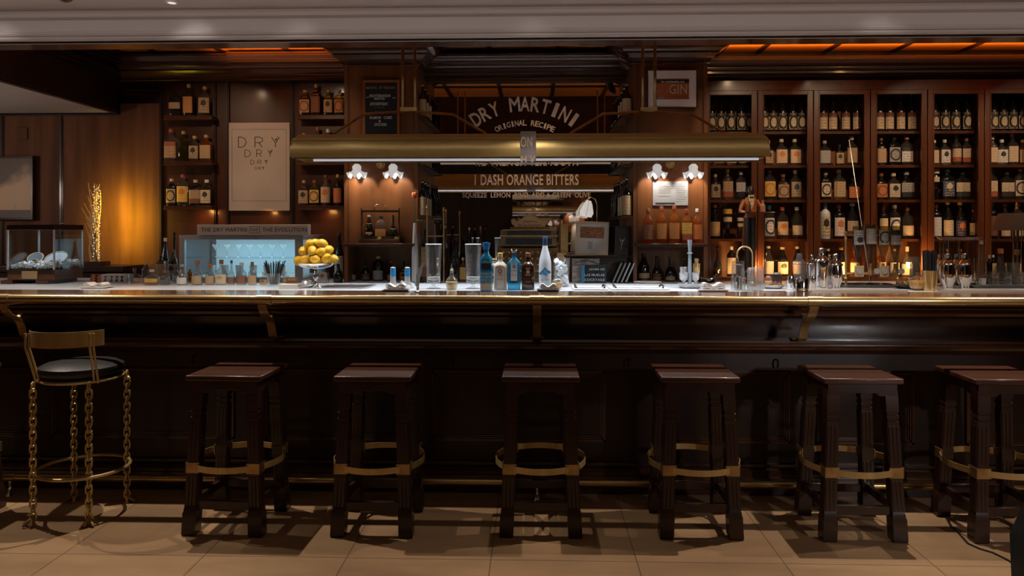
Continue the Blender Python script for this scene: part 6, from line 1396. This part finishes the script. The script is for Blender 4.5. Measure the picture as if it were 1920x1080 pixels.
M().tube(wr_, .0012, 4).build('light_wire', BRASS_D, fb)
for i, p in enumerate(wr_): M().ell(p, 1.05*k, 1.05*k, 1.15*k, 8, 5).build('fairy_light', FG, fb)
for px, py, Y, e in ((196, 368, 6.27, .4), (202, 395, 6.27, .6), (208, 425, 6.27, .7), (200, 462, 6.29, .35), (226, 410, 6.38, .22), (214, 378, 6.40, .12), (222, 450, 6.40, .12)):
    q = at(px, py, Y); lamp('AREA', 'fairy_light_glow', q, e*2.0, (1, .64, .03), .035, target=(q.x+.02, 6.55, q.z))
# cash register
Yr = 6.16; kr = ms(990, Yr); rg = thing('cash_register', 'antique brass cash register with a crested sign before the mirror', 'cash register', (gx(988, Yr), Yr, ZB)); rz = lambda py: gz(py, Yr, 988)-ZB; rx = lambda px: gx(px, Yr)-gx(988, Yr)
REG = mat('register_brass', (.19, .125, .06), .42, .85, bump=(70, .5), noise=((30, 30, 30), .3))
M().box(rx(928), rx(1050), -.02, .26, 0, rz(512)).build('drawer', REG, rg, bev=.004)
M().prism([(-.01, rz(512)), (.04, rz(466)), (.08, rz(462)), (.24, rz(462)), (.24, rz(512))], rx(932), rx(1047), 'x').build('body', REG, rg, bev=.003)
M().box(rx(938), rx(1044), .05, .22, rz(462), rz(431)).build('display_housing', REG, rg, bev=.002)
M().box(rx(948), rx(1035), .044, .052, rz(458.5), rz(447)).build('display_window', BLACK, rg); M().box(rx(950), rx(1033), .044, .052, rz(441), rz(432.5)).build('display_window', BLACK, rg)
M().box(rx(937), rx(1046), .035, .22, rz(444), rz(441)).box(rx(943), rx(1041), .035, .22, rz(432), rz(430)).build('display_moulding', BRASS_D, rg)
cr = [(958, 412), (962, 409.5), (966, 412), (970, 414.5), (977, 410), (984, 405), (990, 402), (992, 400), (996, 402), (1004, 405), (1012, 410), (1016, 414), (1021, 413), (1024, 409.5), (1028, 412), (1027, 418), (1022, 424), (1012, 428.5), (996, 430.5), (978, 429.5), (966, 425), (959, 419)]
M().prism([(rx(a), rz(b)) for a, b in cr], .10, .115).build('crest_sign', mat('crest_brass', (.36, .25, .13), .5, .3), rg)
M().tube([(rx(a), .098, rz(b)) for a, b in cr], .0025, 6, True).build('crest_rim', BRASS_D, rg); M().box(rx(956), rx(1030), .09, .125, rz(431), rz(425)).build('crest_foot', REG, rg)
kR = ms(990, Yr+.1)
letters('lettering', 'Importe', INK, (rx(994), .0985, rz(415)), 25*kR, 5*kR, rg); letters('lettering', 'de su Compra', INK, (rx(993), .0985, rz(422)), 44*kR, 5.5*kR, rg)
for c_ in range(9):
    for r_ in range(4):
        x = rx(944)+c_*10.8*kr; y = -.005+.013*r_; z = rz(509)+r_*11.5*kr; M().tube([(x, y+.01, z), (x, y-.022, z+.006)], [.003, .008], 8).build('key', BRASS if c_ % 3 else C['cream'], rg)
M().cyl((rx(1050), .1, rz(480)), (rx(1060), .1, rz(480)), .02).build('crank_hub', BRASS, rg); M().box(rx(1052), rx(1066), .08, .12, rz(478), rz(420)).build('side_column', BRASS_D, rg)
M().box(rx(1044), rx(1062), .0, .14, rz(490), rz(474)).build('side_box', BRASS, rg, bev=.002)
# support cabinet for frame, lamp and menus
Ym_ = 6.12; sb = M().box(gx(1066, Ym_), gx(1176, Ym_), Ym_, 6.40, ZB, gz(482, Ym_, 1120)); sb.box(gx(1058, Ym_), gx(1180, Ym_), Ym_-.02, 6.42, gz(482, Ym_, 1120), gz(479, Ym_, 1120)); o = sb.build('side_table', W_DARK, bev=.002); tag(o, 'dark wooden stand behind the books carrying the framed photo and lamp', 'stand')
zs_ = gz(479, Ym_, 1120)
M_ = thing('photo_frame', 'cream framed photograph of the bar leaning on the stand', 'photo frame', (gx(1109, Ym_), Ym_+.01, zs_+.004), -.10); kp = ms(1109, Ym_); M_.rotation_euler = (-.16, 0.03, -.12)
w_, h_ = 31*kp, 63*kp; frame_of(M_, w_, h_/2, .016, .012, mat('cream_frame', (.48, .38, .25), .5)).location.z = h_/2
M().box(-w_+.012, w_-.012, -.010, 0, .012, h_-.012).build('mat_board', mat('photo_mat', (.48, .45, .42), .5), M_)
M().box(-w_*.72, w_*.72, -.0115, -.0095, h_*.50, h_*.84).build('photograph', mat('warm_photo', (.20, .085, .035), .4, noise=((70, 70, 90), .95)), M_)
M().box(-w_*.24, w_*.06, -.0115, -.0095, h_*.16, h_*.40).build('small_caption', C['grey'], M_)
# faceted glass lamp on a curved arm behind the frame
tl = thing('faceted_lamp', 'brass table lamp with a bright faceted white glass shade behind the photo frame', 'lamp', (gx(1113, 6.26), 6.26, zs_+.0)); kt = ms(1110, 6.26); tz_ = lambda py: gz(py, 6.26, 1110)-zs_; tx_ = lambda px: gx(px, 6.26)-gx(1113, 6.26)
M().lathe([(0, 0), (.045, 0), (.03, .012), (.008, .02), (0, .02)], n=20, cap=False).build('lamp_base', BRASS, tl)
M().tube([(0, 0, .015), (tx_(1119), 0, tz_(420)), (tx_(1120), 0, tz_(385)), (tx_(1116), 0, tz_(373)), (tx_(1108), 0, tz_(370)), (tx_(1101), 0, tz_(374)), (tx_(1101), 0, tz_(379))], .0045, 8).build('curved_arm', BRASS, tl)
GLW = mat('lamp_shade_glow', (.7, .7, .7), .5, emit=(1, .95, .88), es=.42); rr = M().lathe([(5*kt, 0), (9*kt, -6*kt), (15.5*kt, -22*kt), (13*kt, -30*kt)], n=6, cap=False)
R3 = Matrix.Translation((tx_(1104), 0, tz_(376))) @ Matrix.Rotation(.22, 4, 'Y'); rr.xf(R3).build('glass_shade', GLW, tl, smooth=0)
ed = M()
for j in range(6):
    a = 2*pi*j/6+pi/6; P3 = [Vector((r*kt*1.01*cos(a), r*kt*1.01*sin(a), z*kt)) for r, z in ((5, 0), (9, -6), (15.5, -22), (13, -30))]; ed.tube([R3 @ p for p in P3], .0016, 5)
ed.build('leading', BRASS_D, tl)
lamp('SPOT', 'table_lamp_bulb', (tl.location.x+tx_(1098), 6.24, tl.location.z+tz_(412)), 1.2, (1, .85, .7), .02, target=(tl.location.x+tx_(1092), 6.24, 1), spot=130)
# black menus with the drawn glass
for i, (px, dx, ry_, lb) in enumerate(((1165, 0, .06, 'black menu with a silver cocktail glass emblem standing right of the photo frame'), (1176, .02, .10, 'plain black menu leaning behind the emblem menu'))):
    mn = thing('menu_book', lb, 'menu', (gx(px, 6.1+i*.03), 6.115+i*.035, zs_+.002)); mn.rotation_euler = (-.12, ry_, 0); km = ms(px, 6.1)
    M().box(-13*km, 13*km, -.007, .007, 0, 55*km).build('cover', BLACK, mn, bev=.0015)
    if i == 0:
        for q in (((-4*km, 32*km), (0, 20*km)), ((5*km, 33*km), (0, 20*km)), ((0, 21*km), (-1*km, 9*km))): M().tube([(q[0][0], -.008, q[0][1]), (q[1][0], -.008, q[1][1])], .0022, 5).build('emblem_line', C['silver'], mn)
        M().ell((1*km, -.008, 28*km), 1.6*km, .002, 1.8*km, 10, 6).build('emblem_olive', C['silver'], mn)
# books in front of the stand
Yb = 6.02; kb = ms(1110, Yb)
bk = thing('magazine', 'grey patterned magazine standing behind the dark book', 'magazine', (gx(1098, Yb+.045), Yb+.045, ZB)); M().box(-25*kb, 26*kb, -.006, .006, 0, 45*kb).build('cover', mat('grey_print', (.30, .27, .25), .5, noise=((14, 14, 60), .7)), bk); M().box(-25.8*kb, -25*kb, -.006, .006, 0, 45*kb).build('spine', C['orange'], bk)
M().tube([(-22*kb+44*kb*i/12, -.007, (35+7*sin(pi*i/12))*kb) for i in range(13)], .0025, 5).build('cover_arch', INK, bk)
bk = thing('hardcover_book', 'dark teal book lettered JAVIER DE LAS MUELAS before the photo frame', 'book', (gx(1113, Yb), Yb, ZB)); M().box(-23*kb, 24*kb, -.016, .016, 0, 34*kb).build('cover', mat('teal_book', (.012, .028, .036), .35), bk, bev=.002)
M().box(-23.1*kb, -17*kb, -.0166, -.0155, .5*kb, 33.5*kb).build('blue_band', C['blue'], bk)
for s, x0, x1, z in (('JAVIER DE', -9, 20, 25), ('LAS MUELAS', -17, 20, 15), ('COCKTAILS', -17, 20, 6)): letters('lettering', s, TEXTW, ((x0+x1)/2*kb, -.0168, z*kb), (x1-x0)*kb, 4.5*kb, bk)
for i in range(4):
    x = gx(1148+i*8, Yb+.02); f = thing('menu_folder', 'black folder leaning right, %s of the slanted four' % ('first', 'second', 'third', 'last')[i], 'folder', (x, Yb+.05, ZB+.004), 0, 'slanted black folders'); f.rotation_euler = (0, .42, 0)
    M().box(-.010, .010, -.07, .07, 0, 41*kb).build('cover', LEATHER, f); M().box(-.004, .004, -.0715, -.069, 0.004, 40*kb).build('page_edges', C['silver'] if i > 1 else C['grey'], f)
# bottles and glassware in the mirror recess, left of the register
GB = 'bottles before the mirror left of the register'
for a in ((798, 418, 15, 'square', 'dark', 'black', ('tan', 'brown', 'split'), 'dark bottle with layered tan label under the left mirror shelves'), (808, 445, 12, 'cyl', 'dark', 'black', None, 'slim black bottle right of the layered tan label'),
          (834, 420, 15, 'wine', 'brown', 'tan', None, 'wine bottle with tan capsule left of the register'), (851, 446, 22, 'bell', 'smoke', None, None, 'round smoky decanter behind the first mixing glass'), (855, 445, 12, 'tower', 'green', 'black', None, 'green-black bottle before the mirror'),
          (880, 424, 13, 'wine', 'dark', 'tan', ('brown', 'tan', 'plain'), 'wine bottle with long tan capsule behind the second mixing glass'), (901, 423, 12, 'wine', 'brown', 'red', ('brown', 'tan', 'plain'), 'wine bottle with red-brown capsule behind the tall blue bottle'), (868, 483, 12, 'square', 'amber', 'tan', ('gold', 'tan', 'plain'), 'small gold boxy bottle behind the juice dasher')):
    b_px(a[0], a[1], a[2], ZB, 6.0+.12*((a[0]//7) % 3), *a[3:7], a[7], GB)
# small brass taps rising behind the left mixing glass
for i, (px, top) in enumerate(((801, 383), (832, 388))):
    x = gx(px, 5.9); h_ = gz(top, 5.9, px)-ZB; t = thing('brass_finial_rod', 'thin brass rod with a finial, %s of two by the left mirror shelves' % ('left', 'right')[i], 'rod', (x, 5.9, ZB)); M().lathe([(0, 0), (.03, 0), (.03, .008), (.006, .014), (.006, h_-.03), (.012, h_-.025), (.006, h_-.018), (.010, h_-.008), (0, h_)], n=16, cap=False).build('rod', BRASS_D, t)
    if i == 1: M().cyl((0, 0, h_*.62), (-(gx(832, 5.9)-gx(801, 5.9)), 0, h_*.62), .006).build('cross_rod', BRASS_D, t)

q = Vector((gx(1214, 5.9), 5.9, ZB)); t = thing('plate_stack', 'low stack of white plates before the right pilaster niche', 'plates', q)
for i in range(3): M().lathe([(0, 0), (.06, 0), (.11, .006), (.108, .008), (0, .004)], n=36, cap=False).build('plate', WHITE, t, (0, 0, .006*i))
